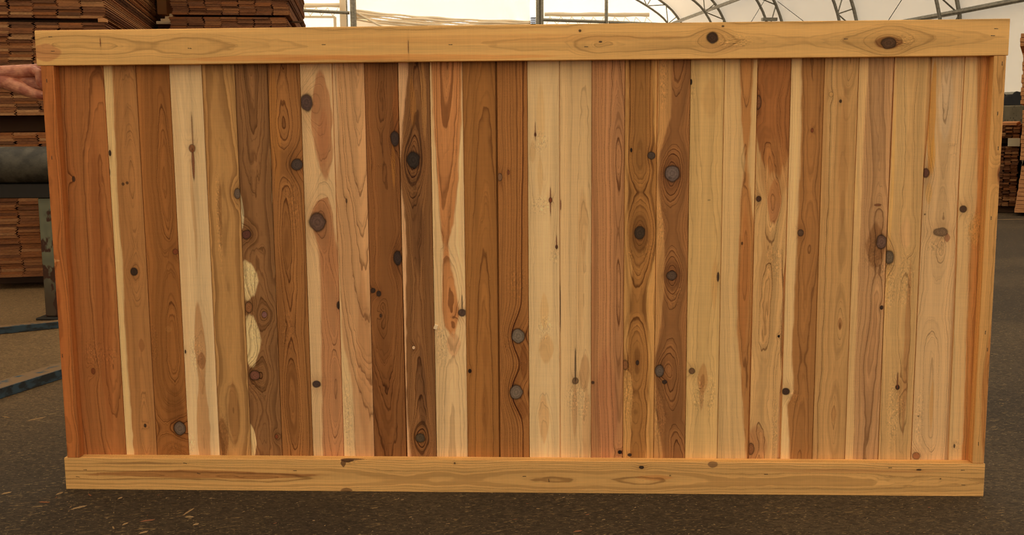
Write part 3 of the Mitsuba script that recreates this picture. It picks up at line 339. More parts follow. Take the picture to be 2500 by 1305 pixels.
  [[0.0211,0.8363,0.0105,0.0126,1.5,0.107,0.0423,0.0194,1.2]],
  [[0.0191,0.8363,0.0147,0.0336,0.305,0.1022,0.0296,0.8],[0.0111,0.267,0.0147,0.189,0.4564,0.15,0.0296,0.6],[0.0206,1.0142,0.0063,0.1155,0.6172,0.2307,0.0976,0.5]],
  []),
]
NS, KN, KO, KF = 64, 7, 9, 4
def _pad(rows, n, w):
    fill = [9.0, 9.0, 1.0, 1.0] + [0.0] * (w - 4)
    return np.array([(list(r) + [fill] * n)[:n] for r in rows], float)
def _tab(k):
    return mi.Float(np.array([np.broadcast_to(w[k], NS) if len(w[k]) == 1 else w[k] for w in WOOD], float).ravel() / 1000.0)
t_c, t_D, t_L, t_R = _tab(3), mi.Float(np.array([w[4] for w in WOOD], float).ravel() / 100.0), _tab(5), _tab(6)
_h, _s, _p = (np.array([w[i] for w in WOOD], float) for i in range(3))
g_h = [mi.Float(_h[:, i] / 1000) for i in range(3)]
g_s = [mi.Float(_s[:, i] / 1000) for i in range(3)]
g_p = [mi.Float(_p[:, i]) for i in range(7)]
_k = _pad([w[7] for w in WOOD], KN, 9).reshape(-1, 9)
_o = _pad([w[8] for w in WOOD], KO, 8).reshape(-1, 8)
_f = _pad([w[9] for w in WOOD], KF, 4).reshape(-1, 4)
g_k = [mi.Float(_k[:, i]) for i in range(9)]
g_o = [mi.Float(_o[:, i]) for i in range(8)]
g_f = [mi.Float(_f[:, i]) for i in range(4)]

def _row(uv):
    idf = dr.floor(uv.x)
    return mi.UInt32(mi.Int32(idf)), idf, uv.x - idf - 0.5, mi.Float(uv.y)

def _patches(i, a, b):
    m = mi.Float(0)
    for k in range(KF):
        j = i * KF + k
        q = dr.square((a - dr.gather(mi.Float, g_f[0], j)) / dr.gather(mi.Float, g_f[2], j)) + dr.square((b - dr.gather(mi.Float, g_f[1], j)) / dr.gather(mi.Float, g_f[3], j))
        m = dr.maximum(m, smoothstep(2.2, 0.0, q))
    return m

def cedar(p, n, uv):
    i, idf, a, b = _row(uv)
    P = [dr.gather(mi.Float, g, i) for g in g_p]
    s = dr.clip((b - P[0]) * P[1] * ((NS - 1) / 95.0), 0, NS - 1.001)
    i0 = mi.UInt32(s)
    f = s - dr.floor(s)
    f = f * f * (3 - 2 * f) * 0.5 + f * 0.5
    j = i * NS + i0
    def at(t):
        return dr.lerp(dr.gather(mi.Float, t, j), dr.gather(mi.Float, t, j + 1), f)
    warp = P[5]
    slow = noise(a * 22, b * 6, idf * 3.7)
    quick = noise(a * 80, b * 17, idf * 5.1)
    jag = noise(a * 190, b * 42, idf)
    aw = a + ((slow - 0.5) * 0.007 + (quick - 0.5) * 0.0024) * warp
    x = (aw - at(t_c)) / P[2]
    D = at(t_D)
    S = dr.sqrt(x * x + D * D) + (jag - 0.5) * 0.20 * warp + (noise(a * 45, b * 9, idf + 40) - 0.5) * 0.5 * warp
    # knots push the rings aside
    core, rim, halo = mi.Float(0), mi.Float(0), mi.Float(0)
    kc = mi.Color3f(0)
    for k in range(KN):
        jk = i * KN + k
        ka, kb, rx, ry, amp = (dr.gather(mi.Float, g_k[c], jk) for c in range(5))
        da, db = (a - ka) / rx, (b - kb) / ry
        q = da * da + db * db
        S += 1.5 * amp * dr.exp(-q / 8)
        r = dr.sqrt(q) * (1 + 0.18 * (noise(a * 90, b * 90, idf) - 0.5))
        c = smoothstep(1.12, 0.86, r)
        col = mi.Color3f(*(dr.gather(mi.Float, g_k[c], jk) for c in (5, 6, 7)))
        hl = dr.gather(mi.Float, g_k[8], jk)
        c = c * dr.clip(0.35 + hl, 0, 1)
        tone = 1.15 + 0.4 * noise(a * 420, b * 420, idf + 3) + 0.16 * dr.sin(r * 16)
        kc = kc * (1 - c) + col * tone * c
        core = dr.maximum(core, c)
        rim = dr.maximum(rim, dr.exp(-dr.square((r - 1.0) / 0.16)) * dr.minimum(hl, 1))
        halo = dr.maximum(halo, hl * dr.exp(-(da * da / 3.2 + db * db / 8)))
    S += 40
    S += 0.30 * dr.sin(S * 1.9 + idf) + 0.16 * dr.sin(S * 4.3)
    t = S - dr.floor(S)
    ring = cell_rand(dr.floor(S), idf)
    ring2 = cell_rand(dr.floor(S) + 1, idf)
    t2 = S * 2.37 + 0.3
    ringb = cell_rand(dr.floor(t2), idf + 7)
    t2 = t2 - dr.floor(t2)
    line = (0.34 * smoothstep(0.15, 0.90, t) * smoothstep(1.0, 0.95, t) + 0.95 * smoothstep(0.76, 0.91, t) * smoothstep(1.0, 0.94, t)) * (0.35 + 0.85 * ring)
    line += 0.55 * smoothstep(0.60, 0.88, t2) * smoothstep(1.0, 0.92, t2) * ringb
    # sapwood
    e = 0.0020 + 0.003 * slow
    jig = (jag - 0.5) * 0.003 + (slow - 0.5) * 0.004
    sap = dr.maximum(smoothstep(e, -e, a + jig - at(t_L)), smoothstep(-e, e, a + jig - at(t_R)))
    heart = mi.Color3f(*(dr.gather(mi.Float, g, i) for g in g_h))
    sapc = mi.Color3f(*(dr.gather(mi.Float, g, i) for g in g_s))
    col = heart * (1 - sap) + sapc * sap
    tint = mi.Float(0)
    for k in range(KO):
        jk = i * KO + k
        da = dr.abs((aw - dr.gather(mi.Float, g_o[0], jk)) / dr.gather(mi.Float, g_o[2], jk))
        db = dr.abs((b - dr.gather(mi.Float, g_o[1], jk)) / dr.gather(mi.Float, g_o[3], jk))
        q = da * dr.sqrt(da) + db * dr.sqrt(db) + (jag - 0.5) * 0.2
        st = dr.gather(mi.Float, g_o[7], jk)
        m = st * smoothstep(1.12, mi.Float(0.88) - 0.45 * (1 - dr.minimum(st, 1)), q)
        m = dr.clip(m, 0, 1)
        col = col * (1 - m) + mi.Color3f(*(dr.gather(mi.Float, g_o[c], jk) for c in (4, 5, 6))) * m
    keep = 1 - 0.45 * sap
    tone = 1 + P[4] * keep * (dr.lerp(ring, ring2, smoothstep(0.0, 1.0, t)) - 0.5)
    col = col * tone
    dark = P[3] * line * keep * (1.3 + 0.5 * dr.clip(halo, 0, 1))
    col = col * mi.Color3f(1 - dark * 0.92, 1 - dark * 1.03, 1 - dark * 1.12)
    # fibres, saw marks, broad tone
    fib = noise(a * 1400, b * 20, idf) * 0.6 + noise(a * 600, b * 9, idf + 9) * 0.4 - 0.5
    saw = noise(b * 420 + a * 6, a * 8, idf) - 0.5
    broad = noise(a * 30, b * 2.3, idf + 21) - 0.5
    col = col * (1 + fib * 0.20 * P[6] + saw * 0.035 + broad * 0.14 + (noise(a * 75, b * 1.1, idf + 33) - 0.5) * 0.20)
    hm = dr.clip(halo, 0, 1) * 0.42
    col = col * mi.Color3f(1 - hm * 0.60, 1 - hm * 0.72, 1 - hm * 0.8)
    col = col * (1 - core) + kc * core
    col = col * (1 - 0.55 * rim)
    # torn grain: bright and dark flecks
    pt = _patches(i, a, b)
    fl = noise(a * 620, b * 260, idf)
    col = col * (1 + pt * (smoothstep(0.68, 0.95, fl) * 0.30 - smoothstep(0.40, 0.10, fl) * 0.22))
    col = col * 0.96 + mi.Color3f(mi.luminance(col)) * 0.04
    return dr.clip(dr.power(dr.maximum(col, 0.001), 1.11) * mi.Color3f(1.23, 1.37, 1.55), 0.003, 0.95)

def cedar_bump(p, n, uv):
    i, idf, a, b = _row(uv)
    pt = _patches(i, a, b)
    return (noise(a * 900, b * 18, idf) * 0.00016 + noise(b * 420 + a * 6, a * 8, idf) * 0.00008 + noise(a * 60, b * 5, idf) * 0.0004
            + pt * noise(a * 520, b * 260, idf) * 0.0012)

mat('cedar_wood', cedar, rough=0.62, spec=0.15, bump=cedar_bump, eps=6e-4)

# ------------------------------------------------------------------ other materials
def asphalt(p, n, uv):
    base = fbm(p.x * 1.1, p.y * 1.1, 0, 4)
    dust = smoothstep(0.35, 0.75, base)
    left = smoothstep(-0.9, -2.2, p.x) * smoothstep(-0.4, 1.2, p.y)
    col = mix(rgb((52, 42, 30)), rgb((70, 57, 40)), dust)
    col = mix(col, rgb((106, 83, 54)), dr.clip(left * (0.45 + 0.6 * base), 0, 0.85))
    x, y = p.x + 0.35 * p.y, p.y
    d1, d2, r1 = voronoi(x * 95, p.y * 150)
    col = col * (0.72 + 0.56 * r1)
    g = noise(p.x * 260, p.y * 340)
    col = col * (0.8 + 0.4 * g)
    # sawdust slivers trodden into the surface
    u, v = p.x * 0.94 + p.y * 0.34, -p.x * 0.34 + p.y * 0.94
    fl = noise(u * 70, v * 300)
    fl2 = noise(u * 150 + 31, v * 420)
    col = mix(col, rgb((150, 122, 80)), smoothstep(0.80, 0.94, fl) * 0.55 * noise(p.x * 9, p.y * 9))
    col = mix(col, rgb((170, 145, 100)), smoothstep(0.86, 0.97, fl2) * 0.5)
    col = col * (1 - 0.35 * smoothstep(0.25, 0.08, fl2))
    return col
def asphalt_bump(p, n, uv):
    return noise(p.x * 120, p.y * 120) * 0.0016 + noise(p.x * 300, p.y * 300) * 0.0007 + fbm(p.x * 14, p.y * 14, 0, 3) * 0.002
mat('asphalt', asphalt, rough=0.85, spec=0.25, bump=asphalt_bump, eps=1.5e-3)

TONES = [(158, 104, 62), (140, 88, 52), (170, 118, 74), (122, 76, 46), (150, 92, 50), (182, 132, 86), (132, 86, 54), (108, 70, 44)]
_tn = [mi.Float(np.array([rgb(c)[k] for c in TONES])) for k in range(3)]
def piled(p, n, uv):
    i = mi.UInt32(mi.Int32(dr.floor(uv.x)))
    col = mi.Color3f(*(dr.gather(mi.Float, t, i) for t in _tn))
    g = noise(p.x * 90 + p.y * 30, p.y * 3, p.z * 300)
    q = fbm(p.x * 14, p.y * 2, p.z * 60, 3)
    return col * mi.Color3f(0.98, 1.0, 1.05) * (0.36 + 0.4 * g + 0.4 * q)
mat('piled_cedar', piled, rough=0.8, spec=0.2)

def pale(p, n, uv):
    return mix(rgb((196, 142, 92)), rgb((150, 96, 58)), fbm(p.x * 30 + p.z * 90, p.y * 3, p.z * 40, 3))
mat('pale_lumber', pale, rough=0.75, spec=0.2)

def darkpile(p, n, uv):
    i = mi.UInt32(mi.Int32(dr.floor(uv.x)))
    col = mi.Color3f(*(dr.gather(mi.Float, t, i) for t in _tn))
    return col * (0.38 + 0.3 * noise(p.x * 60, p.y * 20, p.z * 200))  # cedar tones darkened, the shade on the pile put into the colour
mat('shaded_cedar', darkpile, rough=0.85, spec=0.2)

def painted(p, n, uv):
    r = fbm(p.x * 24, p.y * 24, p.z * 13, 4)
    chips = smoothstep(0.52, 0.60, r)
    low = smoothstep(0.35, 0.05, p.z)
    return mix(mix(rgb((112, 112, 88)), rgb((92, 94, 76)), noise(p.x * 60, p.y * 60, p.z * 30)), rgb((62, 34, 18)), dr.clip(chips + low * 0.8, 0, 1))
mat('rusty_paint', painted, rough=0.6, spec=0.4)

def bluebar(p, n, uv):
    top = smoothstep(0.5, 0.9, dr.abs(n.z))
    w = fbm(p.x * 30, p.y * 30, p.z * 40, 4)
    c = mix(rgb((44, 62, 70)), rgb((30, 32, 30)), smoothstep(0.4, 0.65, w))
    return mix(c, rgb((112, 88, 60)), top * smoothstep(0.25, 0.5, w))
mat('blue_steel', bluebar, rough=0.5, spec=0.4)

def pipe(p, n, uv):
    w = fbm(p.x * 20, p.y * 20, p.z * 20, 4)
    return mix(rgb((74, 70, 60)), rgb((46, 44, 38)), smoothstep(0.3, 0.7, w)) * (0.85 + 0.3 * noise(p.x * 150, p.y * 150, p.z * 150))
mat('grey_pipe', pipe, rough=0.55, spec=0.4)

def concrete(p, n, uv):
    w = fbm(p.x * 5, p.y * 5, p.z * 5, 5)
    pit = smoothstep(0.72, 0.8, noise(p.x * 30, p.y * 30, p.z * 30))
    return mix(rgb((112, 104, 84)), rgb((78, 70, 54)), w) * (1 - 0.5 * pit)
mat('concrete', concrete, rough=0.9, spec=0.2)

def galv(p, n, uv):
    return mix(rgb((150, 146, 132)), rgb((100, 97, 88)), fbm(p.x * 25, p.y * 25, p.z * 25, 3))
mat('galvanised', galv, rough=0.45, metal=0.6)
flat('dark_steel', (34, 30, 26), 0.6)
flat('black_plastic', (22, 22, 24), 0.7, spec=0.12)
flat('weathered_grey', (168, 158, 132), 0.9)
flat('staple_metal', (62, 44, 30), 0.5)
flat('dark_timber', (84, 58, 36), 0.85)
flat('carton', (150, 98, 52), 0.8)
flat('rope', (196, 184, 160), 0.8)

def fabric(name, c, trans):
    scene[name] = {'type': 'principledthin', 'base_color': {'type': 'rgb', 'value': rgb(c)}, 'roughness': 0.8, 'diff_trans': trans, 'spec_trans': 0.0, 'eta': 1.3}
fabric('tent_fabric', (240, 231, 212), 0.60)
fabric('side_fabric', (238, 226, 203), 0.40)  # same cloth as the roof, transmission cut so the side walls look shaded
fabric('end_fabric', (248, 240, 226), 0.70)
fabric('doubled_fabric', (236, 224, 200), 0.28)
fabric('curtain_fabric', (246, 237, 220), 0.62)

# ------------------------------------------------------------------ the tent: a building of its own axis (s along, w across, z up)
A, L = np.array([-0.177, 0.984, 0]), np.array([0.984, 0.177, 0])
A, L = A / np.linalg.norm(A), L / np.linalg.norm(L)
BT = np.eye(4); BT[:3, 0], BT[:3, 1], BT[:3, 2], BT[:3, 3] = A, L, [0, 0, 1], [CAM[0], CAM[1], 0]
TB = T(BT.tolist())
def bobj(*a, **k):
    # s,w,z is left-handed seen from above: flip the winding
    a = list(a)
    m = a[1].copy(); m.invert(); a[1] = m
    return obj(*a, to_world=TB, **k)
SB, SE, MID = -28.0, 31.1, 2.2  # unseen near end left open, its distance tuned for light on the panel
from scipy.interpolate import CubicSpline
_pr = np.array([(9.55, 0), (9.55, 1.2), (9.54, 2.4), (9.45, 2.85), (9.30, 3.3), (9.13, 3.65), (8.83, 4.05), (8.28, 4.45), (7.2, 5.0), (5.5, 5.65), (3.8, 6.1), (2.2, 6.3)], float)
_len = np.r_[0, np.cumsum(np.linalg.norm(np.diff(_pr, axis=0), axis=1))]
from scipy.interpolate import PchipInterpolator
_spl = PchipInterpolator(_len, _pr)
half = _spl(np.linspace(0, _len[-1], 49))
arch = np.vstack([half, (half * [-1, 1] + [2 * MID, 0])[-2::-1]])             # right foot -> apex -> left foot
_tg = np.gradient(arch, axis=0); _tg /= np.linalg.norm(_tg, axis=1, keepdims=True)
inn = arch + np.stack([-_tg[:, 1], _tg[:, 0]], 1) * 0.34
def fabric_skin(pts, s0, s1):
    V, F = [], []
    ss = np.linspace(s0, s1, 2)
    for s in ss:
        V += [(s, w, z) for w, z in pts]
    n = len(pts)
    for i in range(n - 1):
        F += [[i, i + 1, n + i + 1], [i, n + i + 1, n + i]]
    return trimesh.Trimesh(V, F, process=False)
out = arch + np.stack([_tg[:, 1], -_tg[:, 0]], 1) * 0.05
kz = [i for i, p in enumerate(out) if p[1] >= 1.25]
e1 = max(i for i in kz if out[i][0] > 8.3); e2 = min(i for i in kz if out[i][0] < -3.9)
obj('floor', box(-45, 45, -40, 70, -0.3, 0), 'asphalt', kind='structure')
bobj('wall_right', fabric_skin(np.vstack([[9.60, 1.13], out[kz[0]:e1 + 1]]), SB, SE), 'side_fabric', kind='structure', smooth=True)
bobj('ceiling', fabric_skin(out[e1:e2 + 1], SB, SE), 'tent_fabric', kind='structure', smooth=True)
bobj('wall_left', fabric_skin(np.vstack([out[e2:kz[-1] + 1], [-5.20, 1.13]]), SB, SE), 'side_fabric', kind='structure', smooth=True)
# hem tube and concrete blocks under the right wall
bobj('wall_right__base_tube', tube([(SB, 9.54, 1.285), (SE - 0.1, 9.54, 1.285)], 0.035, 8), 'galvanised')
bobj('wall_right__hem', box(SB, SE, 9.575, 9.585, 1.135, 1.26), 'doubled_fabric')
nb = 0
for s in np.arange(5.6, 30.5, 1.22):
    for z in (0.0, 0.56):
        bobj('concrete_block', soft_box(s + 0.006, s + 1.214, 9.2, 9.85, z + 0.003, z + 0.557, 0.02), 'concrete', parent='wall_right')
bobj('wall_left__footing', box(SB, SE, -5.45, -4.8, 0, 1.2), 'concrete')

# end wall with a door opening
from shapely.geometry import Polygon, box as sbox
DW0, DW1, DH = -0.34, 4.76, 5.1
poly = Polygon([(w, z) for w, z in out]).difference(sbox(DW0, -1, DW1 + 0.10, DH))
def wall_sheet(poly, s, t=0.004):
    m = trimesh.creation.extrude_polygon(poly, t, engine='earcut')
    m.apply_transform(np.array([[0, 0, 1, s], [1, 0, 0, 0], [0, 1, 0, 0], [0, 0, 0, 1.0]]))
    return m
def sheet(poly, s):
    from trimesh.creation import triangulate_polygon
    v, f = triangulate_polygon(poly, engine='earcut')
    return trimesh.Trimesh(np.c_[np.full(len(v), s), v], f, process=False)
bobj('wall_back', sheet(poly, SE), 'end_fabric', kind='structure')
# bands and rolled flaps of the end wall
for w0, w1, z in ((-4.0, -0.72, 4.17), (5.12, 8.2, 3.95)):
    n = 40
    ws = np.linspace(w0, w1, n)
    pth = np.c_[np.full(n, SE - 0.10), ws, z + 0.0 * ws + 0.006 * np.sin(ws * 5)]
    bobj('rolled_flap', tube(pth, 0.058 + 0.006 * np.sin(ws * 7), 10), 'doubled_fabric', smooth=True,
         label='rolled beige window flap on the white end wall, left of the roll-up door' if w0 < 0 else 'rolled beige window flap on the white end wall, right of the roll-up door', cat='fabric flap')
for w0, w1, z0, z1 in ((-0.72, -0.52, 0, 5.0), (4.98, 5.1, 0, 5.0), (-1.80, -0.85, 3.83, 3.89), (-0.9, -0.82, 2.2, 3.86), (-1.84, -1.76, 2.2, 3.86), (5.6, 7.2, 3.60, 3.68)):
    bobj('fabric_band', box(SE - 0.012, SE - 0.004, w0, w1, z0, z1), 'doubled_fabric', parent='wall_back')
for w0, w1, zt, zb in ((-4.0, -0.75, 4.11, 3.86), (5.12, 8.3, 3.89, 3.64)):
    k = int((w1 - w0) / 0.145)
    ws = np.linspace(w0, w1, k)
    pth = np.c_[np.full(k, SE - 0.03), ws, np.where(np.arange(k) % 2, zt, zb)]
    pth[:, 0] = np.where(np.arange(k) % 2, SE - 0.03, SE - 0.36)
    bobj('lacing_rope', join(*[tube(pth[i:i + 2], 0.007, 5) for i in range(k - 1)]), 'rope',
         label='zigzag lacing rope under the flap %s of the roll-up door' % ('left' if w0 < 0 else 'right'), cat='rope')
# roll-up fabric door
d = thing('door_1', '', '', kind='structure')
nw, nz = 90, 10
W = np.linspace(DW0 + 0.02, DW1 - 0.06, nw)
u = (W - W[0]) / (W[-1] - W[0])
sag = 4.05 - 0.29 * np.sin(u * math.pi / 2) ** 0.8                             # the bundle droops to the right
V, F = [], []
for k in range(nz):
    f = k / (nz - 1)
    zz = sag + (DH - 0.0 - sag) * f
    ss = SE - 0.06 + 0.05 * np.sin(u * 23 + 3 * f) * np.exp(-((u - 0.0) / 0.12) ** 2) + 0.05 * np.sin(u * 60 + f * 9 + 2) * np.exp(-((u - 1) / 0.2) ** 2) + 0.02 * np.sin(u * 14 + f * 4)
    V.append(np.c_[ss, W, zz])
V = np.vstack(V)
for k in range(nz - 1):
    for i in range(nw - 1):
        a = k * nw + i
        F += [[a, a + 1, a + nw + 1], [a, a + nw + 1, a + nw]]
bobj('curtain', trimesh.Trimesh(V, F, process=False), 'curtain_fabric', parent=d, smooth=True)
for k in range(5):
    zz = sag - 0.01 - k * (0.062 - 0.012 * u) - 0.03 * np.sin(u * math.pi) * k / 4
    pth = np.c_[SE - 0.10 - 0.02 * (k % 2) + 0.012 * np.sin(u * 40 + k), W, zz + 0.008 * np.sin(u * 31 + 2 * k)]
    bobj('gathered_fold', tube(pth, 0.034 + 0.006 * np.sin(u * 17 + k), 8), 'doubled_fabric', parent=d, smooth=True)
V2 = np.vstack([np.c_[SE - 0.05 + 0.03 * np.sin(u * 30), W, sag - 0.2], np.c_[SE - 0.05 + 0.03 * np.sin(u * 22), W, 0.02 + 0 * W]])
F2 = []
for i in range(nw - 1):
    F2 += [[i + nw, i + 1 + nw, i + 1], [i + nw, i + 1, i]]
bobj('lower_curtain', trimesh.Trimesh(V2, F2, process=False), 'doubled_fabric', parent=d, smooth=True)
bobj('strap', tube([(SE - 0.16, DW0 + 0.05, 3.98), (SE - 0.17, DW0 + 0.6, 3.68), (SE - 0.15, DW0 + 1.2, 3.4)], 0.03, 8), 'doubled_fabric', parent=d)

# steel posts and rails of the end wall
p1 = thing('door_post', 'galvanised post left of the roll-up fabric door', 'post')
bobj('tube', tube([(SE - 0.32, -0.34, 0), (SE - 0.32, -0.34, 5.0)], 0.085, 12), 'galvanised', parent=p1, smooth=40)
bobj('guide_rod', tube([(SE - 0.34, -0.50, 0), (SE - 0.34, -0.52, 5.0)], 0.018, 6), 'galvanised', parent=p1)
p2 = thing('door_post', 'double galvanised post right of the roll-up fabric door', 'post')
bobj('tube', tube([(SE - 0.32, 4.89, 0), (SE - 0.32, 4.89, 5.0)], 0.062, 12), 'galvanised', parent=p2, smooth=40)
bobj('tube', tube([(SE - 0.36, 4.99, 0), (SE - 0.36, 4.99, 5.0)], 0.045, 12), 'galvanised', parent=p2, smooth=40)
for k in range(4):
    bobj('bracket', box(SE - 0.28, SE - 0.1, 4.70, 4.84, 3.66 + 0.055 * k, 3.68 + 0.055 * k), 'dark_steel', parent=p2)
bobj('wall_post', tube([(SE - 0.32, 6.88, 0), (SE - 0.32, 6.88, 5.0)], 0.05, 12), 'galvanised', smooth=40, label='slim galvanised post between the door and the curved end truss', cat='post')
bobj('cross_rail', tube([(SE - 0.36, -4.4, 4.12), (SE - 0.36, -0.44, 3.94)], 0.046, 10), 'galvanised', smooth=40, label='horizontal galvanised rail left of the roll-up door', cat='rail')
bobj('cross_rail', tube([(SE - 0.36, 5.0, 3.775), (SE - 0.36, 6.82, 3.72)], 0.046, 10), 'galvanised', smooth=40, label='horizontal galvanised rail right of the roll-up door, near its post', cat='rail')
bobj('cross_rail', tube([(SE - 0.36, 6.94, 3.715), (SE - 0.36, 8.55, 3.655)], 0.046, 10), 'galvanised', smooth=40, label='horizontal galvanised rail reaching the curved end truss', cat='rail')

# arch trusses
def zig(n0, n1, step):
    k = np.arange(n0, n1, step)
    return k
NAMES = {16.5: 'arched steel truss nearest the camera, behind the top right of the fence panel', 20.1: 'second arched steel truss from the right, straight ladder above the rail',
         23.7: 'third arched steel truss from the right, with a flat tie plate', 27.3: 'fourth arched steel truss from the right, leaning over to the left', 30.9: 'farthest arched steel truss, curving in front of the white end wall'}
first = None
tr = {}
def subpath(P, i0, i1):
    return P[i0:i1 + 1]
web_idx = list(range(5, len(arch) - 5, 2))
truss_out = tube(np.c_[np.zeros(len(arch)), arch], 0.034, 8)
truss_in = tube(np.c_[np.zeros(len(arch)), inn], 0.030, 8)
webs = []
for q, i in enumerate(web_idx[:-1]):
    j = web_idx[q + 1]
    a, b = (arch[i], inn[j]) if q % 2 else (inn[i], arch[j])
    webs.append(tube([(0, *a), (0, *b)], 0.014, 5))
    if q % 2 == 0:
        webs.append(tube([(0, *arch[i]), (0, *inn[i])], 0.013, 5))
def inv(m):
    m = m.copy(); m.invert(); return m
SH = {'outer_chord': mikit.ply(inv(truss_out), 'galvanised', smooth=40), 'inner_chord': mikit.ply(inv(truss_in), 'galvanised', smooth=40), 'web': [mikit.ply(inv(w), 'galvanised') for w in webs]}
for s in (16.5, 20.1, 23.7, 27.3, 30.75):
    t = thing('arch_truss', NAMES.get(s, NAMES[30.9]), 'truss')
    tw = TB @ T().translate([s, 0, 0])
    obj('outer_chord', None, None, t, shape=SH['outer_chord'], to_world=tw)
    obj('inner_chord', None, None, t, shape=SH['inner_chord'], to_world=tw)
    for w in SH['web'][:24]:
        obj('web_bar', None, None, t, shape=w, to_world=tw)
    obj('web_bars', inv(join(*webs[24:])), 'galvanised', t, to_world=tw, kind='stuff')
    if s == 23.7:
        bobj('tie_plate', box(s - 0.06, s + 0.06, 8.90, 9.24, 3.13, 3.20), 'galvanised', parent=t)
bobj('purlin_tube', tube([(9, 9.40, 2.66), (16.2, 9.40, 2.62), (16.5, 9.42, 2.62), (24, 9.40, 2.62), (SE - 0.12, 9.40, 2.62)], 0.042, 10), 'galvanised', smooth=40, label='lower galvanised purlin tube along the right wall', cat='purlin')
bobj('purlin_tube', tube([(9, 8.86, 3.80), (16, 8.86, 3.80), (23.7, 8.86, 3.80), (27.3, 8.90, 3.76), (SE - 0.12, 8.86, 3.69)], 0.042, 10), 'galvanised', smooth=40, label='upper galvanised purlin tube along the curve of the right wall', cat='purlin')
bobj('brace_cable', tube([(23.6, 9.22, 3.55), (20.2, 9.3, 2.2)], 0.006, 5), 'dark_steel', label='thin bracing cable running forward and down from the third truss', cat='cable')
bobj('brace_cable', tube([(23.8, 9.0, 3.62), (27.2, 9.15, 2.2)], 0.006, 5), 'dark_steel', label='thin bracing cable running back and down from the third truss', cat='cable')
bobj('brace_cable', tube([(16.7, 9.0, 3.42), (20.0, 9.2, 1.5)], 0.006, 5), 'dark_steel', label='thin bracing cable between the two right-hand trusses', cat='cable')

# ------------------------------------------------------------------ fence panel
def piece_uv(m, pid, mode, cx=0.0, cz=0.0):
    v = np.array(m.vertices)
    if mode == 'v':
        a, b = v[:, 0] - cx, v[:, 2]
    else:
        a, b = v[:, 2] - cz, v[:, 0]
    dep = v[:, 1] - v[:, 1].min()
    a = a + np.sign(a) * dep * 0.7
    return np.c_[pid + 0.5 + np.clip(a, -0.45, 0.45), b]
fp = thing('fence_panel', 'large cedar fence panel of vertical knotty boards in a flat frame on the asphalt', 'fence panel')
def wood(name, m, pid, mode, cx=0., cz=0., parent=fp, label=None):
    return obj(name, m, 'cedar_wood', parent, uv=piece_uv(m, pid, mode, cx, cz), label=label)
def plank(sections, y0, y1, c=0.0009):
    """Upright board: sections (z, left x, right x) from bottom to top, front edges eased."""
    V, F = [], []
    for z, xl, xr in sections:
        V += [(xl, y1, z), (xr, y1, z), (xr, y0 + c, z), (xr - c, y0, z), (xl + c, y0, z), (xl, y0 + c, z)]
    for k in range(len(sections) - 1):
        for i in range(6):
            a, b = k * 6 + i, k * 6 + (i + 1) % 6
            F += [[a, a + 6, b + 6], [a, b + 6, b]]
    n = (len(sections) - 1) * 6
    for i in range(1, 5):
        F += [[0, i, i + 1], [n, n + i + 1, n + i]]
    m = trimesh.Trimesh(V, F, process=False)
    m.fix_normals() if m.volume < 0 else None
    return m
YF, YB = 0.032, 0.046
Z0, Z1 = 0.070, 1.150
WANE = {26: ('l', [(0.07, .001), (0.62, .001), (0.80, .001), (0.86, .002), (0.93, .006), (1.02, .009), (1.15, .008)]),
        13: ('l', [(0.07, .0036), (1.15, .0042)]),
        27: ('l', [(0.07, .009), (0.30, .007), (0.45, .0065), (0.62, .005), (0.72, .002), (0.85, .0012), (1.15, .0008)]),
        21: ('r', [(0.07, .008), (0.20, .009), (0.27, .0066), (0.31, .0025), (0.38, .0045), (0.46, .006), (0.56, .005), (0.62, .0012), (1.15, .0008)]),
        20: ('r', [(0.07, .003), (0.35, .002), (0.5, .0008), (1.15, .0008)]),
        10: ('l', [(0.07, .003), (0.35, .002), (0.6, .001), (0.8, .0012), (1.15, .001)]),
        25: ('l', [(0.07, .001), (0.7, .001), (0.9, .0022), (1.15, .0022)])}
for i in range(28):
    cx = (EDGE[i] + EDGE[i + 1]) / 2000
    xl, xr = EDGE[i] / 1000, EDGE[i + 1] / 1000
    zs = sorted({Z0, Z1} | {z for z, _ in WANE.get(i, ('l', []))[1]})
    dl = lambda z: np.interp(z, *zip(*WANE[i][1])) if i in WANE and WANE[i][0] == 'l' else 0.0006
    dr_ = lambda z: np.interp(z, *zip(*WANE[i][1])) if i in WANE and WANE[i][0] == 'r' else 0.0006
    dy = rng.uniform(-0.0006, 0.0006)
    m = plank([(z, xl + dl(z), xr - dr_(z)) for z in zs], YF + dy, YB)
    if i < 27:   # its tongue, seen only where the joint gapes
        gap = {25: 0.0096, 12: 0.0045, 26: 0.0095, 9: 0.0032}.get(i, 0.0012)
        m = join(m, box(xr - (0.0045 if i == 20 else 0.001), xr + gap - 0.0005, YF + (0.0125 if i in (9, 12) else 0.006), YF + (0.0135 if i in (9, 12) else 0.012), Z0, Z1))
    if i == 22:
        m = join(m, box(xl - 0.0095, xl + 0.001, YF + 0.011, YF + 0.0135, Z0, Z1))
    wood('board', m, i, 'v', cx)
def rail(z0, z1, x0, x1, y0, y1):
    return soft_box(x0, x1, y0, y1, z0, z1, 0.0012)
tr_ = wood('top_rail', rail(1.128, 1.2165, -1.2205, 1.2205, 0, 0.0315), 28, 'h', 0, 1.173)
br_ = wood('bottom_rail', rail(0.0, 0.0885, -1.2195, 1.2195, 0, 0.0315), 29, 'h', 0, 0.045)
ls_ = wood('stile', soft_box(-1.2105, -1.1765, 0.0006, 0.0315, 0.089, 1.1275, 0.0012), 30, 'v', -1.2035)
rs_ = wood('stile', soft_box(1.1865, 1.2165, 0.0006, 0.0315, 0.089, 1.1275, 0.0012), 31, 'v', 1.2035)
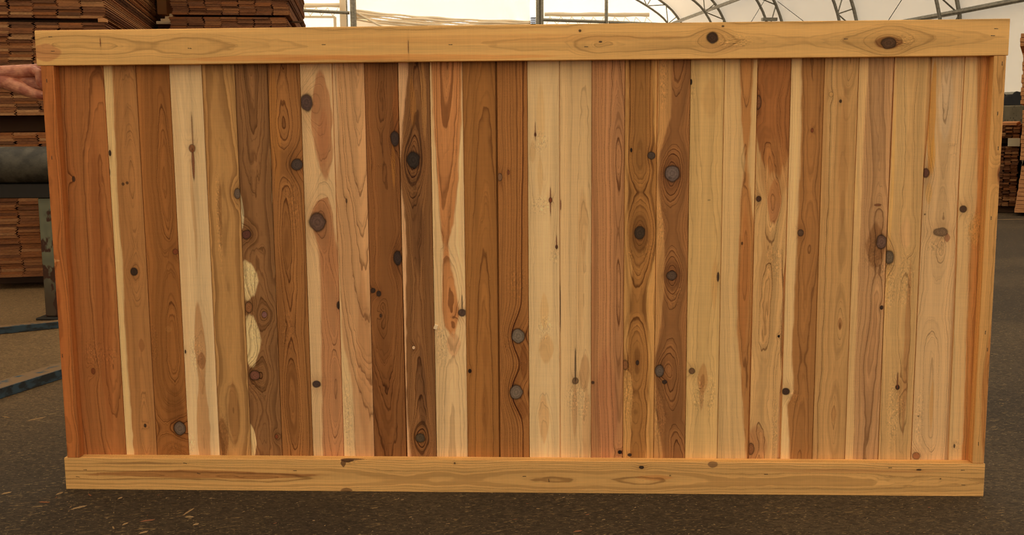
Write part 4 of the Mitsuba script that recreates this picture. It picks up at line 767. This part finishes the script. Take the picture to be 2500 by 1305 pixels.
for name, a in (('back_rail', (1.128, 1.2165)), ('back_rail', (0.0, 0.0885))):
    wood(name, rail(a[0], a[1], -1.2195, 1.2195, 0.0465, 0.0655), 28, 'h', 0, (a[0] + a[1]) / 2)
for x0, x1 in ((-1.2105, -1.1765), (1.1865, 1.2165)):
    wood('back_stile', soft_box(x0, x1, 0.0465, 0.0655, 0.089, 1.1275, 0.0012), 31, 'v', (x0 + x1) / 2)
wood('filler', box(-1.2095, -1.199, 0.032, 0.046, 0.0885, 1.128), 30, 'v', -1.2035)
wood('filler', box(1.2055, 1.2155, 0.032, 0.046, 0.0885, 1.128), 31, 'v', 1.2035)
wood('filler', box(-1.2, 1.2, 0.032, 0.046, 0.001, 0.0695), 29, 'h', 0, 0.045)
wood('filler', box(-1.2, 1.2, 0.032, 0.046, 1.1505, 1.2155), 28, 'h', 0, 1.173)
stm = box(-0.0048, 0.0048, -0.0004, 0.0015, -0.0007, 0.0007)
STAPLES = [
    (0, -1.1796, 1.2001, 0), (0, -1.1757, 1.1641, 0), (0, -0.8204, 1.1674, 4), (0, -0.4768, 1.1728, 0), (0, -0.1550, 1.1692, 0), (0, 0.1849, 1.1604, 0), (0, 0.8248, 1.1722, 0), (0, 1.1877, 1.1927, 3), (0, 1.1807, 1.1761, 3), (0, 0.4976, 1.1669, 0), (1, -1.1847, 0.0355, 5), (1, -1.1631, 0.0552, 0), (1, -0.8881, 0.0754, 12), (1, -0.8526, 0.0472, 10), (1, -0.5908, 0.0571, 0), (1, 0.0881, 0.0350, 80), (1, 0.6570, 0.0561, 0), (1, 0.9767, 0.0762, 0), (1, 1.1624, 0.0709, 0), (1, 1.1665, 0.0311, 3), (1, 0.0230, 0.0458, 0), (2, -1.1969, 1.0900, 88), (2, -1.1976, 0.8932, 88), (2, -1.2050, 0.3692, 88), (3, 1.2070, 1.1086, 90), (3, 1.2027, 0.9869, 90), (3, 1.2084, 0.9011, 88), (3, 1.2006, 0.7273, 90), (3, 1.2018, 0.4350, 92), (3, 1.2093, 0.3903, 90), (3, 1.1995, 0.1415, 88)
]
st_h = mikit.ply(stm, 'staple_metal')
for par, x, z, ang in STAPLES:
    obj('staple', None, None, (tr_, br_, ls_, rs_)[par], shape=st_h, to_world=T().translate([x, 0.0 if par < 2 else 0.0006, z]).rotate([0, 1, 0], ang))
obj('wood_chip', soft_box(-0.005, 0.005, -0.003, 0.003, -0.0065, 0.0065, 0.001).apply_transform(trimesh.transformations.rotation_matrix(0.35, [0, 1, 0])), 'pale_chip',
    to_world=T().translate([-0.2085, 0.0285, 0.4425]), label='tiny pale wood chip stuck to the boards left of the middle of the fence panel', cat='wood chip')
flat('pale_chip', (236, 206, 160), 0.8)

# ------------------------------------------------------------------ lumber piles
def prism(pts, length):
    m = trimesh.creation.extrude_polygon(Polygon(pts), length, engine='earcut')     # along z
    m.apply_transform(np.array([[1, 0, 0, 0], [0, 0, 1, 0], [0, 1, 0, 0], [0, 0, 0, 1.0]]))   # across x, up z, along y
    m.invert()
    return m
def tg(w, t):
    return [(0, 0), (w, 0), (w, .30 * t), (w - .008, .36 * t), (w - .008, .64 * t), (w, .70 * t), (w, t), (0, t), (0, .70 * t), (-.007, .64 * t), (-.007, .36 * t), (0, .30 * t)]
def frame(origin, d):
    d = np.array([d[0], d[1], 0.0]); d /= np.linalg.norm(d)
    m = np.eye(4); m[:3, 0], m[:3, 1], m[:3, 3] = [d[1], -d[0], 0], d, origin
    return m
def board_shapes(profile, length, bsdf):
    m = prism(profile, length)
    return [mikit.ply(m, bsdf, uv=np.c_[np.full(len(m.vertices), k + 0.5) + 0.2 * np.sin(np.arange(len(m.vertices))), m.vertices[:, 1]]) for k in range(8)], m
TONE = ['brown', 'dark brown', 'light brown', 'darkest brown', 'golden brown', 'pale', 'dull brown', 'blackish']
def nth(k):
    return '%d%s' % (k, 'th' if 10 < k % 100 < 14 else {1: 'st', 2: 'nd', 3: 'rd'}.get(k % 10, 'th'))
def pile(name, label, group, cat, fr, cols, z0, rows, w, t, shapes, mesh, bsdf, seen, x_jit=0.007, y_jit=0.008, tones=range(8), shift=None, toned=True, up=False, from_left=False, single=False):
    """Boards side by side and row on row; fr: front left corner frame. Boards that the photo shows are things; the rest of the pile is one object."""
    rest = []
    rs = [r for r in range(rows) if any(seen(r, c) for c in range(cols))] or [0]
    r0, r1 = rs[0], rs[-1] + 1
    tones = list(tones)
    for r in range(rows):
        off = (shift(r) if shift else 0)
        for c in range(cols):
            x = c * w + off + rng.uniform(-x_jit, x_jit) * (0.35 if c == 0 else 1)
            y = rng.uniform(-y_jit, y_jit)
            loc = np.eye(4); loc[:3, 3] = [x, y, z0 + r * t]
            tone = tones[rng.randrange(len(tones))]
            M = fr @ loc
            if seen(r, c):
                col = nth(c + 1 if from_left else cols - c)
                lab = (TONE[tone] if toned else 'stacked') + ' ' + label + ', ' + nth(r - r0 + 1 if up else r1 - r) + (' up' if up else ' down')
                lab += (' in ' if single else ', ' + col + (' column from left of ' if from_left else ' column from right of ')) + group
                obj(name, None, None, shape=shapes[tone], to_world=T(M.tolist()), label=lab, cat=cat, group='boards in ' + group)
            else:
                m = mesh.copy(); m.apply_transform(M)
                rest.append((m, tone))
    if rest:
        m = join(*[a for a, _ in rest])
        uv = np.vstack([np.c_[np.full(len(a.vertices), k + 0.5), a.vertices[:, 1]] for a, k in rest])
        obj('hidden_boards', m, bsdf, uv=uv, kind='stuff', label='hidden rows of boards in ' + group, cat='boards')

BW, BH = 0.131, 0.0166
cs, cm = board_shapes(tg(BW - 0.004, BH - 0.0008), 4.6, 'piled_cedar')
D1 = (-0.256, 0.967)
def corner(x, y, d, back):
    """front left corner frame of a pile whose front right corner is at (x, y)."""
    f = frame((0, 0, 0), d)
    o = np.array([x, y, 0]) - f[:3, 0] * back
    f[:3, 3] = o
    return f
f1 = corner(-2.955, 3.46, D1, 3 * BW)
f2 = corner(-2.535, 3.52, D1, 7 * BW)
sh1 = lambda r: 0.006 * math.sin(r * 0.7) + 0.008 * math.sin(r * 0.23 + 1)
GL = 'cedar fence board in the tall pile at the left'
pile('cedar_board', 'cedar end', 'low left bundle', 'board', f1, 3, 0.075, 28, BW, BH, cs, cm, 'piled_cedar', lambda r, c: c >= 1, shift=sh1, tones=(0, 1, 2, 4, 4, 0, 3))
pile('cedar_board', 'cedar end', 'bundle above the pipe', 'board', f2, 7, 0.645, 17, BW, BH, cs, cm, 'piled_cedar', lambda r, c: r >= 13 and 1 <= c <= 4, shift=sh1)
pile('cedar_board', 'cedar end', 'bundle behind the hand', 'board', f2, 7, 1.026, 32, BW, BH, cs, cm, 'piled_cedar', lambda r, c: c >= 1 and (c <= 4 or r >= 20), shift=sh1)
pile('cedar_board', 'cedar end', 'topmost left bundle', 'board', f2, 7, 1.581, 46, BW, BH, cs, cm, 'piled_cedar', lambda r, c: r <= 9 and c >= 1, shift=sh1, up=True)
def bunks(fr, z0, z1, width, label, group, n=3, first=0.25, step=1.6, depth=0.09, length_off=0.0, bs='dark_timber'):
    for k in range(n):
        y = first + k * step
        m = soft_box(length_off, width, y, y + depth, z0 + 0.001, z1 - 0.001, 0.003)
        m.apply_transform(fr)
        obj('timber_bunk', m, bs, label=['front', 'second', 'third'][k] + ' ' + label, cat='timber', group=group)
bunks(f1, 0, 0.075, 3 * BW, 'dark timber bunk under the low left bundle', 'bunks under the low left bundle')
bunks(f2, 0.93, 1.025, 7 * BW, 'dark timber bunk between the left bundles above the grey pipe', 'bunks above the grey pipe')
bunks(f2, 0.54, 0.644, 7 * BW, 'dark timber bunk under the bundle above the grey pipe', 'bunks below the middle left bundle', length_off=0.0)
bunks(f2, 1.558, 1.580, 7 * BW - 0.05, 'thin lath under the topmost left bundle', 'laths under the topmost left bundle', depth=0.05, first=0.10, step=2.1)
m = soft_box(7 * BW - 0.036, 7 * BW + 0.012, -0.012, 0.05, 1.5585, 1.5800, 0.002); m.apply_transform(f2)
obj('lath_end', m, 'pale_lumber', label='pale lath end sticking out at the corner of the tall left pile', cat='lath')
# the support of the right part of the left pile, behind the fence panel
f1b = corner(-2.53, 3.52, D1, 3 * BW)
pile('cedar_board', 'cedar board', 'the bundle hidden behind the fence panel', 'board', f1b, 3, 0.075, 28, BW, BH, cs, cm, 'piled_cedar', lambda r, c: False)
bunks(f1b, 0, 0.075, 3 * BW, 'dark timber bunk under the pile behind the left end of the fence panel', 'bunks behind the panel')

# second pile, darker
D2 = (-0.19, 0.982)
f3 = corner(-2.085, 6.0, D2, 7 * BW)
cs2, cm2 = board_shapes(tg(BW - 0.004, BH - 0.0008), 2.9, 'piled_cedar')
for z, n, a, b, dx in ((0.10, 103, 90, 103, 0.0), (0.10 + 104 * BH, 46, 0, 13, 0.018)):
    pile('dark_cedar_board', 'cedar end', '%s bundle beside door' % ('lower' if dx == 0 else 'upper'), 'board',
         f3, 7, z, n, BW, BH, cs2, cm2, 'piled_cedar', lambda r, c: a <= r < b, x_jit=0.006, shift=lambda r: dx + 0.008 * math.sin(r * 0.9), tones=(0, 1, 3, 4, 6, 6))
for k, y in enumerate((0.5, 1.9)):
    m = soft_box(0.02, 7 * BW + (0.11 if k == 0 else 0.0), y, y + 0.035, 0.1005 + 103 * BH, 0.0995 + 104 * BH, 0.002); m.apply_transform(f3)
    obj('lath', m, 'dark_timber', label=('lath sticking out to the right' if k == 0 else 'rear lath') + ' between the bundles left of the white door', cat='lath')
bunks(f3, 0, 0.10, 7 * BW, 'dark timber bunk under the second pile', 'bunks under the second pile')
# pale boards and a carton in the aisle between the two piles
f4 = corner(-3.085, 6.15, D2, 0.12)
rest = []
m = soft_box(0.0, 0.115, 0, 1.2, 0.0, 1.775, 0.004); m.apply_transform(f4)
obj('packed_lath_stack', m, 'shaded_cedar', uv=np.c_[np.full(len(m.vertices), 3.5), m.vertices[:, 1]], label='narrow stack of laths between the two left piles, hidden below the pale boards', cat='boards')
for k in range(4):
    m = soft_box(0.0 + 0.028 * k, 0.125 - 0.004 * k, -0.06 + 0.05 * k, 1.1, 1.776 + 0.0245 * k, 1.799 + 0.0245 * k, 0.002); m.apply_transform(f4)
    obj('pale_board', m, 'pale_chip', label=['lowest', 'second', 'third', 'topmost'][k] + ' of the short pale boards between the two left piles', cat='board')
m = soft_box(-0.025, 0.055, 0.16, 0.9, 1.874, 2.05, 0.004); m.apply_transform(f4)
obj('carton', m, 'carton', label='brown carton on the pale boards between the two left piles', cat='box')

# piles at the right edge
FB, FH = 0.142, 0.0405
ls, lm = board_shapes([(0, 0.0015), (0.0015, 0), (FB - 0.006, 0), (FB - 0.0045, 0.0015), (FB - 0.0045, FH - 0.0052), (FB - 0.006, FH - 0.0037), (0.0015, FH - 0.0037), (0, FH - 0.0052)], 3.0, 'pale_lumber')
DR = (0.40, 0.917)
fr4 = frame((4.572, 7.9, 0), DR)
for z, rows, lab, sh in ((0.035, 11, 'lowest', lambda r: -0.012 + 0.004 * r), (0.545, 12, 'second', lambda r: 0.012 + 0.003 * math.sin(r)), (1.085, 12, 'third', lambda r: -0.012 + 0.004 * math.sin(2 * r)), (1.635, 3, 'topmost', lambda r: -0.045)):
    pile('lumber_plank', 'sawn plank', 'the %s bundle at the right edge' % lab, 'plank', fr4, 5, z, rows, FB, FH, ls, lm, 'pale_lumber', lambda r, c: c == 0, x_jit=0.008, shift=sh, single=True, toned=False)
for z0, z1 in ((0, 0.035), (0.481, 0.545), (1.031, 1.085), (1.571, 1.635)):
    for y in (0.5, 1.4, 2.4):
        m = soft_box(0.05, 5 * FB - 0.03, y, y + 0.08, z0 + 0.0005, z1 - 0.0005, 0.003); m.apply_transform(fr4)
        obj('timber_bunk', m, 'dark_timber', label='%s dark timber bunk below the %s light bundle at the right edge' % ({0.5: 'front', 1.4: 'middle', 2.4: 'rear'}[y], {0: 'lowest', 0.481: 'second', 1.031: 'third', 1.571: 'topmost'}[z0]), cat='timber', group='bunks at the right edge')
ws, wm = board_shapes(tg(0.060, 0.0172), 2.6, 'shaded_cedar')
fr5 = corner(4.678, 8.16, DR, 8 * 0.063)
pile('shaded_board', 'shaded cedar board', 'low brown pile', 'board', fr5, 8, 0.075, 33, 0.063, 0.018, ws, wm, 'shaded_cedar', lambda r, c: c >= 5, x_jit=0.008, y_jit=0.03, toned=False)
pile('shaded_board', 'shaded cedar board', 'brown pile above grey bunk', 'board', fr5, 8, 0.752, 7, 0.063, 0.018, ws, wm, 'shaded_cedar', lambda r, c: c >= 5, x_jit=0.008, y_jit=0.03, toned=False)
m = soft_box(0.30, 0.47, -0.03, 2.4, 0.8785, 0.905, 0.002); m.apply_transform(fr5)
obj('light_board', m, 'pale_lumber', label='light board lying on top of the low brown pile', cat='board')
for y, w in ((-0.04, 'front'), (1.2, 'rear')):
    m = soft_box(0.40 if w == 'front' else 0, 0.512, y, y + 0.09, 0.6705, 0.7515, 0.003); m.apply_transform(fr5)
    obj('timber_bunk', m, 'weathered_grey', label='weathered grey timber bunk in the brown pile, %s one' % w, cat='timber')
bunks(fr5, 0, 0.075, 0.5, 'dark timber bunk under the brown pile', 'bunks under the brown pile', n=2, first=0.1, step=1.6)

# black tarp on the concrete blocks
def tarp():
    n, k = 44, 12
    V, F = [], []
    for i in range(n):
        for j in range(k):
            a, b = i / (n - 1), j / (k - 1)
            h = 0.15 * math.sin(math.pi * b) ** 0.7 * (0.40 + 0.60 * abs(math.sin(2.9 * a + 0.9))) * min(1, 6 * a, 6 * (1 - a))
            h += 0.035 * math.sin(17 * a + 7 * b) * math.sin(math.pi * b) * math.sin(math.pi * a) + 0.045 * abs(math.sin(23 * a - 9 * b)) * math.sin(math.pi * b) * math.sin(math.pi * a)
            V.append((13.9 + 1.9 * a, 8.96 + 0.28 * b, 1.122 + max(h, 0)))
    for i in range(n - 1):
        for j in range(k - 1):
            p = i * k + j
            F += [[p, p + 1, p + k + 1], [p, p + k + 1, p + k]]
    return trimesh.Trimesh(V, F, process=False)
tm = tarp()
tv = np.array(tm.vertices); tv[:, 1] += 0.27
low = tv.copy(); low[:, 2] = 1.1195
nn = len(tv)
ff = np.vstack([tm.faces, tm.faces[:, ::-1] + nn])
bobj('tarp', trimesh.Trimesh(np.vstack([tv, low]), ff, process=False), 'black_plastic', label='crumpled black tarp on the concrete blocks by the right wall', cat='tarp')

# ------------------------------------------------------------------ steel stand at the left
sd = thing('steel_stand', 'steel stand with thick grey pipe, rusty post and blue feet left of the fence panel', 'stand')
obj('pipe', tube([(-3.6, 2.5, 0.775), (-1.5, 2.5, 0.775)], 0.0915, 40), 'grey_pipe', sd, smooth=40, label='thick dark grey pipe')
obj('shade_strip', soft_box(-3.6, -1.5, 2.46, 2.60, 0.612, 0.683, 0.004), 'dark_steel', sd, label='dark strip added for the shade under the pipe')  # dark strip added where there is only the bunk gap and shade
obj('post', soft_box(-2.482, -2.40, 2.47, 2.55, 0.013, 0.612, 0.004), 'rusty_paint', sd, label='post of chipped grey green paint')
obj('base_plate', soft_box(-2.515, -2.36, 2.43, 2.59, 0.0, 0.012, 0.003), 'dark_steel', sd)
def bar(p0, p1, h, w, mname='foot'):
    p0, p1 = np.array(p0, float), np.array(p1, float)
    d = p1 - p0; ln = np.linalg.norm(d); d /= ln
    m = np.eye(4); m[:2, 0], m[:2, 1], m[:2, 3] = d, [-d[1], d[0]], p0
    b = soft_box(0, ln, 0, w, 0.0005, h, 0.002); b.apply_transform(m)
    return obj(mname, b, 'blue_steel', sd, label='flat blue steel foot')
bar((-2.86, 1.843), (-1.72, 2.619), 0.035, 0.05)
bar((-1.98, 0.629), (-1.42, 2.585), 0.040, 0.09)
obj('cross_bar', soft_box(-2.36, -1.40, 2.60, 2.66, 0.0, 0.03, 0.003), 'blue_steel', sd)
# ------------------------------------------------------------------ splinters on the floor
SPL = [(-1.366, -0.036, 38, 0.028, 0), (-1.221, -0.036, 57, 0.023, 0), (-1.134, -0.044, -47, 0.027, 1), (-1.230, -0.101, -5, 0.034, 1), (-1.122, -0.137, 41, 0.045, 0), (-0.827, -0.159, 76, 0.054, 0), (-0.812, -0.195, 0, 0.025, 0), (-1.043, -0.066, 57, 0.015, 0), (-1.637, 0.670, 45, 0.068, 0), (-1.751, 0.693, -28, 0.044, 0), (-0.779, -0.243, 38, 0.017, 0), (-0.889, -0.298, 38, 0.024, 0), (-0.975, -0.269, -57, 0.021, 0), (-0.909, -0.222, 22, 0.039, 1), (-0.956, -0.245, 57, 0.018, 0), (0.160, -0.264, 19, 0.026, 1), (4.473, 7.562, 9, 0.828, 0)]
def splinter(length, w, h):
    return hull([(-length / 2, 0, 0), (-length * .3, w / 2, 0), (length * .35, w / 2, 0), (length / 2, 0, h * .5), (length * .3, -w / 2, 0), (-length * .3, -w / 2, 0), (-length * .2, 0, h), (length * .25, 0, h)])
flat('splinter_pale', (150, 118, 78), 0.8)
flat('splinter_red', (124, 76, 46), 0.8)
def lay(m, x, y, ang):
    m = m.copy()
    m.apply_transform(trimesh.transformations.rotation_matrix(math.radians(ang), [0, 0, 1])); m.apply_translation((x, y, 0.0003))
    return m
for x, y, ang, ln, c in SPL:
    obj('splinter', lay(splinter(ln, 0.004, 0.003), x, y, ang), 'splinter_red' if c else 'splinter_pale', label='larger wood splinter lying on the asphalt', cat='splinter', group='larger splinters on the asphalt')
for mname, k in (('splinter_pale', 520), ('splinter_red', 260)):
    ms = []
    for _ in range(k):
        while True:
            x, y = rng.uniform(-3.6, 3.6), rng.choice((rng.uniform(-1.15, -0.03), rng.uniform(-1.0, 4.2)))
            if abs(x) < 1.30 and -0.02 < y < 0.1: continue
            break
        ms.append(lay(splinter(rng.uniform(0.003, 0.012) * (1.5 if rng.random() < .12 else 1), rng.uniform(0.0009, 0.002), rng.uniform(0.0008, 0.002)), x, y, 22 + rng.gauss(0, 45)))
    obj('sawdust_slivers', join(*ms), mname, kind='stuff', label='%s slivers of wood strewn over the asphalt' % ('pale' if mname.endswith('pale') else 'reddish'), cat='wood slivers')


def ball(p, r, seg=20):
    return m3.Manifold.sphere(r, seg).translate(tuple(float(v) for v in p))
def bone(a, b, ra, rb, seg=20):
    return m3.Manifold.batch_hull([ball(a, ra, seg), ball(b, rb, seg)])
def chain(js, seg=20):
    """js: (point, radius) list -> tapered limb."""
    out = bone(js[0][0], js[1][0], js[0][1], js[1][1], seg)
    for (a, ra), (b, rb) in zip(js[1:-1], js[2:]):
        out = out + bone(a, b, ra, rb, seg)
    return out
def soften(m, edge, it=12):
    me = m.refine_to_length(edge).to_mesh()
    t = trimesh.Trimesh(me.vert_properties[:, :3], me.tri_verts, process=True)
    trimesh.smoothing.filter_taubin(t, lamb=0.5, nu=0.53, iterations=it)
    return t

def skin(p, n, uv):
    w = fbm(p.x * 60, p.y * 60, p.z * 60, 3)
    v = noise(p.x * 240, p.y * 240, p.z * 240)
    vein = smoothstep(0.06, 0.0, dr.abs(noise(p.x * 30, p.y * 30, p.z * 55) - 0.5))
    c = mix(rgb((182, 122, 92)), rgb((150, 86, 64)), smoothstep(0.3, 0.7, w))
    return c * (0.92 + 0.16 * v) * (1 - 0.10 * vein)
mat('skin', skin, rough=0.5, spec=0.35, bump=lambda p, n, uv: noise(p.x * 420, p.y * 420, p.z * 420) * 0.0004 + noise(p.x * 120, p.y * 120, p.z * 120) * 0.0006, eps=8e-4)
flat('jacket_cloth', (52, 54, 58), 0.9)
flat('trouser_cloth', (46, 56, 78), 0.9)
flat('boot_leather', (60, 44, 32), 0.6)
flat('hair_brown', (62, 44, 32), 0.7)
flat('fingernail', (176, 118, 92), 0.35)

def build_person():
    P = lambda *v: np.array(v, float)
    wrist, elbow, shoulder = P(-1.362, .082, 1.106), P(-1.60, .17, 1.09), P(-1.80, .24, 1.40)
    palm = m3.Manifold.batch_hull([ball(P(-1.352, .070, 1.112), .021), ball(P(-1.352, .100, 1.104), .021), ball(P(-1.268, .078, 1.118), .0145), ball(P(-1.263, .096, 1.124), .0145), ball(P(-1.266, .113, 1.120), .0135), ball(P(-1.272, .128, 1.112), .0125)])
    thenar = m3.Manifold.batch_hull([ball(P(-1.352, .068, 1.094), .020), ball(P(-1.318, .056, 1.083), .0165), ball(P(-1.284, .048, 1.070), .0155), ball(P(-1.330, .085, 1.092), .018)])
    heel = m3.Manifold.batch_hull([ball(P(-1.350, .105, 1.090), .018), ball(P(-1.300, .118, 1.098), .013), ball(P(-1.330, .085, 1.092), .016)])
    web = m3.Manifold.batch_hull([ball(P(-1.300, .085, 1.100), .016), ball(P(-1.262, .098, 1.102), .014), ball(P(-1.250, .090, 1.080), .013), ball(P(-1.290, .085, 1.076), .014)])
    hand = palm + thenar + heel + web
    hand = hand + chain([(P(-1.286, .048, 1.070), .0150), (P(-1.252, .043, 1.058), .0132), (P(-1.2245, .048, 1.0525), .0108)])              # thumb
    hand = hand + chain([(P(-1.268, .076, 1.120), .0128), (P(-1.240, .049, 1.112), .0108), (P(-1.2385, .048, 1.086), .0094), (P(-1.2215, .053, 1.070), .0080)])   # index
    hand = hand + chain([(P(-1.262, .096, 1.125), .0128), (P(-1.2235, .079, 1.124), .0105), (P(-1.199, .0785, 1.108), .0090), (P(-1.190, .0745, 1.088), .0080)])  # middle
    hand = hand + chain([(P(-1.266, .113, 1.121), .0120), (P(-1.226, .099, 1.116), .0100), (P(-1.202, .083, 1.100), .0088), (P(-1.191, .0745, 1.078), .0078)])   # ring
    hand = hand + chain([(P(-1.272, .128, 1.112), .0110), (P(-1.238, .116, 1.104), .0088), (P(-1.214, .100, 1.092), .0078), (P(-1.200, .0735, 1.066), .0068)])   # little
    arm = m3.Manifold.batch_hull([ball(P(-1.356, .074, 1.110), .0235), ball(P(-1.356, .098, 1.100), .0225), ball(P(-1.42, .11, 1.106), .031)])
    arm = arm + chain([(P(-1.42, .11, 1.106), .031), (P(-1.50, .135, 1.10), .042), (elbow, .043), (shoulder, .056)])
    head_c = P(-2.02, .27, 1.665)
    headm = m3.Manifold.batch_hull([ball(head_c + P(0, .012, .03), .092), ball(head_c + P(.012, -.03, -.05), .066), ball(head_c + P(.018, -.045, -.095), .036)])
    headm = headm + m3.Manifold.batch_hull([ball(head_c + P(.04, -.085, .0), .010), ball(head_c + P(.052, -.112, -.032), .012), ball(head_c + P(.045, -.085, -.036), .014)])
    for sx in (-1, 1):
        e = head_c + P(.095 * sx, .01, -.015)
        headm = headm + m3.Manifold.batch_hull([ball(e + P(0, .004, .022), .014), ball(e + P(0, .004, -.02), .010)])
    neck = bone(P(-2.02, .28, 1.60), P(-2.02, .29, 1.44), .056, .062)
    far = chain([(P(-2.24, .30, 1.40), .056), (P(-2.30, .30, 1.12), .044), (P(-2.27, .17, .90), .028)])
    farhand = m3.Manifold.batch_hull([ball(P(-2.27, .16, .88), .026), ball(P(-2.255, .12, .81), .022), ball(P(-2.275, .15, .81), .022)])
    for q in range(4):
        farhand = farhand + chain([(P(-2.252 - .008 * q, .110 + .016 * q, .81), .0105), (P(-2.248 - .008 * q, .098 + .016 * q, .765), .009), (P(-2.252 - .008 * q, .098 + .016 * q, .735), .0075)], 12)
    farhand = farhand + chain([(P(-2.262, .115, .855), .013), (P(-2.240, .085, .81), .011), (P(-2.236, .082, .785), .009)], 12)
    up = soften(headm + neck + far + farhand + arm.trim_by_plane((-1, 0, 0), 1.41), .012, 10)
    lo = soften(hand + arm.trim_by_plane((1, 0, 0), -1.5), .0032, 14)
    t = thing('person', 'person whose bare hand grips the upper left edge of the fence panel', 'person')
    obj('body', join(lo, up), 'skin', t, smooth=True)
    nail = m3.Manifold.batch_hull([ball(P(-1.2285, .0365, 1.0570), .0042, 12), ball(P(-1.2205, .0390, 1.0555), .0036, 12)])
    obj('thumbnail', soften(nail, .003, 2), 'fingernail', t, smooth=True)
    # clothes
    j = chain([(P(-1.435, .113, 1.106), .044), (P(-1.50, .135, 1.10), .052), (elbow, .056), (shoulder, .075)])
    j = j + m3.Manifold.batch_hull([ball(P(-1.84, .25, 1.39), .075), ball(P(-2.20, .28, 1.39), .075), ball(P(-2.02, .28, 1.42), .085), ball(P(-1.92, .25, 1.15), .11), ball(P(-2.12, .27, 1.15), .11)])
    j = j + m3.Manifold.batch_hull([ball(P(-1.92, .25, 1.15), .115), ball(P(-2.12, .27, 1.15), .115), ball(P(-1.93, .26, .88), .118), ball(P(-2.11, .27, .88), .118)])
    j = j + chain([(P(-2.22, .28, 1.39), .072), (P(-2.30, .30, 1.12), .060), (P(-2.275, .185, .925), .042)])
    obj('jacket', soften(j, .02, 12), 'jacket_cloth', t, smooth=True)
    tr = m3.Manifold.batch_hull([ball(P(-1.94, .26, .86), .108), ball(P(-2.10, .27, .86), .108), ball(P(-1.94, .26, .78), .105), ball(P(-2.10, .27, .78), .105)])
    for x, y in ((-1.92, .22), (-2.12, .30)):
        tr = tr + chain([(P(x, .26, .80), .098), (P(x, y - .01, .47), .068), (P(x, y + .02, .12), .055)])
    obj('trousers', soften(tr, .02, 12), 'trouser_cloth', t, smooth=True)
    for x, y in ((-1.92, .22), (-2.12, .30)):
        b = m3.Manifold.batch_hull([ball(P(x, y + .03, .055), .045), ball(P(x, y - .12, .040), .040), ball(P(x, y - .17, .034), .032)]) + bone(P(x, y + .02, .06), P(x, y + .02, .15), .048, .052)
        b = b.trim_by_plane((0, 0, 1), .002)
        obj('boot', soften(b, .015, 6), 'boot_leather', t, smooth=True)
    h = m3.Manifold.batch_hull([ball(head_c + P(0, .02, .035), .100), ball(head_c + P(-.01, .05, -.03), .075)]).trim_by_plane((-.1, .75, .6), float(np.dot(head_c + P(.0, -.02, .03), np.array([-.1, .75, .6]) / np.linalg.norm([-.1, .75, .6]))))
    obj('hair', soften(h, .012, 6), 'hair_brown', t, smooth=True)
    for sx in (-1, 1):
        e = head_c + P(.012 + .032 * sx, -.080, .004)
        ey = obj('eye', trimesh.creation.icosphere(2, .0125).apply_translation(e), 'eye_white', t, smooth=True)
        obj('iris', trimesh.creation.icosphere(2, .0065).apply_translation(e + P(.002, -.0078, 0)), 'boot_leather', ey, smooth=True)
        obj('brow', hull([e + P(-.018, -.012, .018), e + P(.018, -.012, .018), e + P(0, -.014, .024), e + P(0, -.004, .02), e + P(-.017, -.004, .020), e + P(.017, -.004, .020)]), 'hair_brown', t)
    obj('lips', hull([head_c + P(-.008, -.088, -.068), head_c + P(.040, -.088, -.068), head_c + P(.016, -.098, -.060), head_c + P(.016, -.098, -.076), head_c + P(.016, -.08, -.068)]), 'lip', t)
flat('eye_white', (220, 212, 200), 0.3)
flat('lip', (150, 88, 76), 0.5)
build_person()
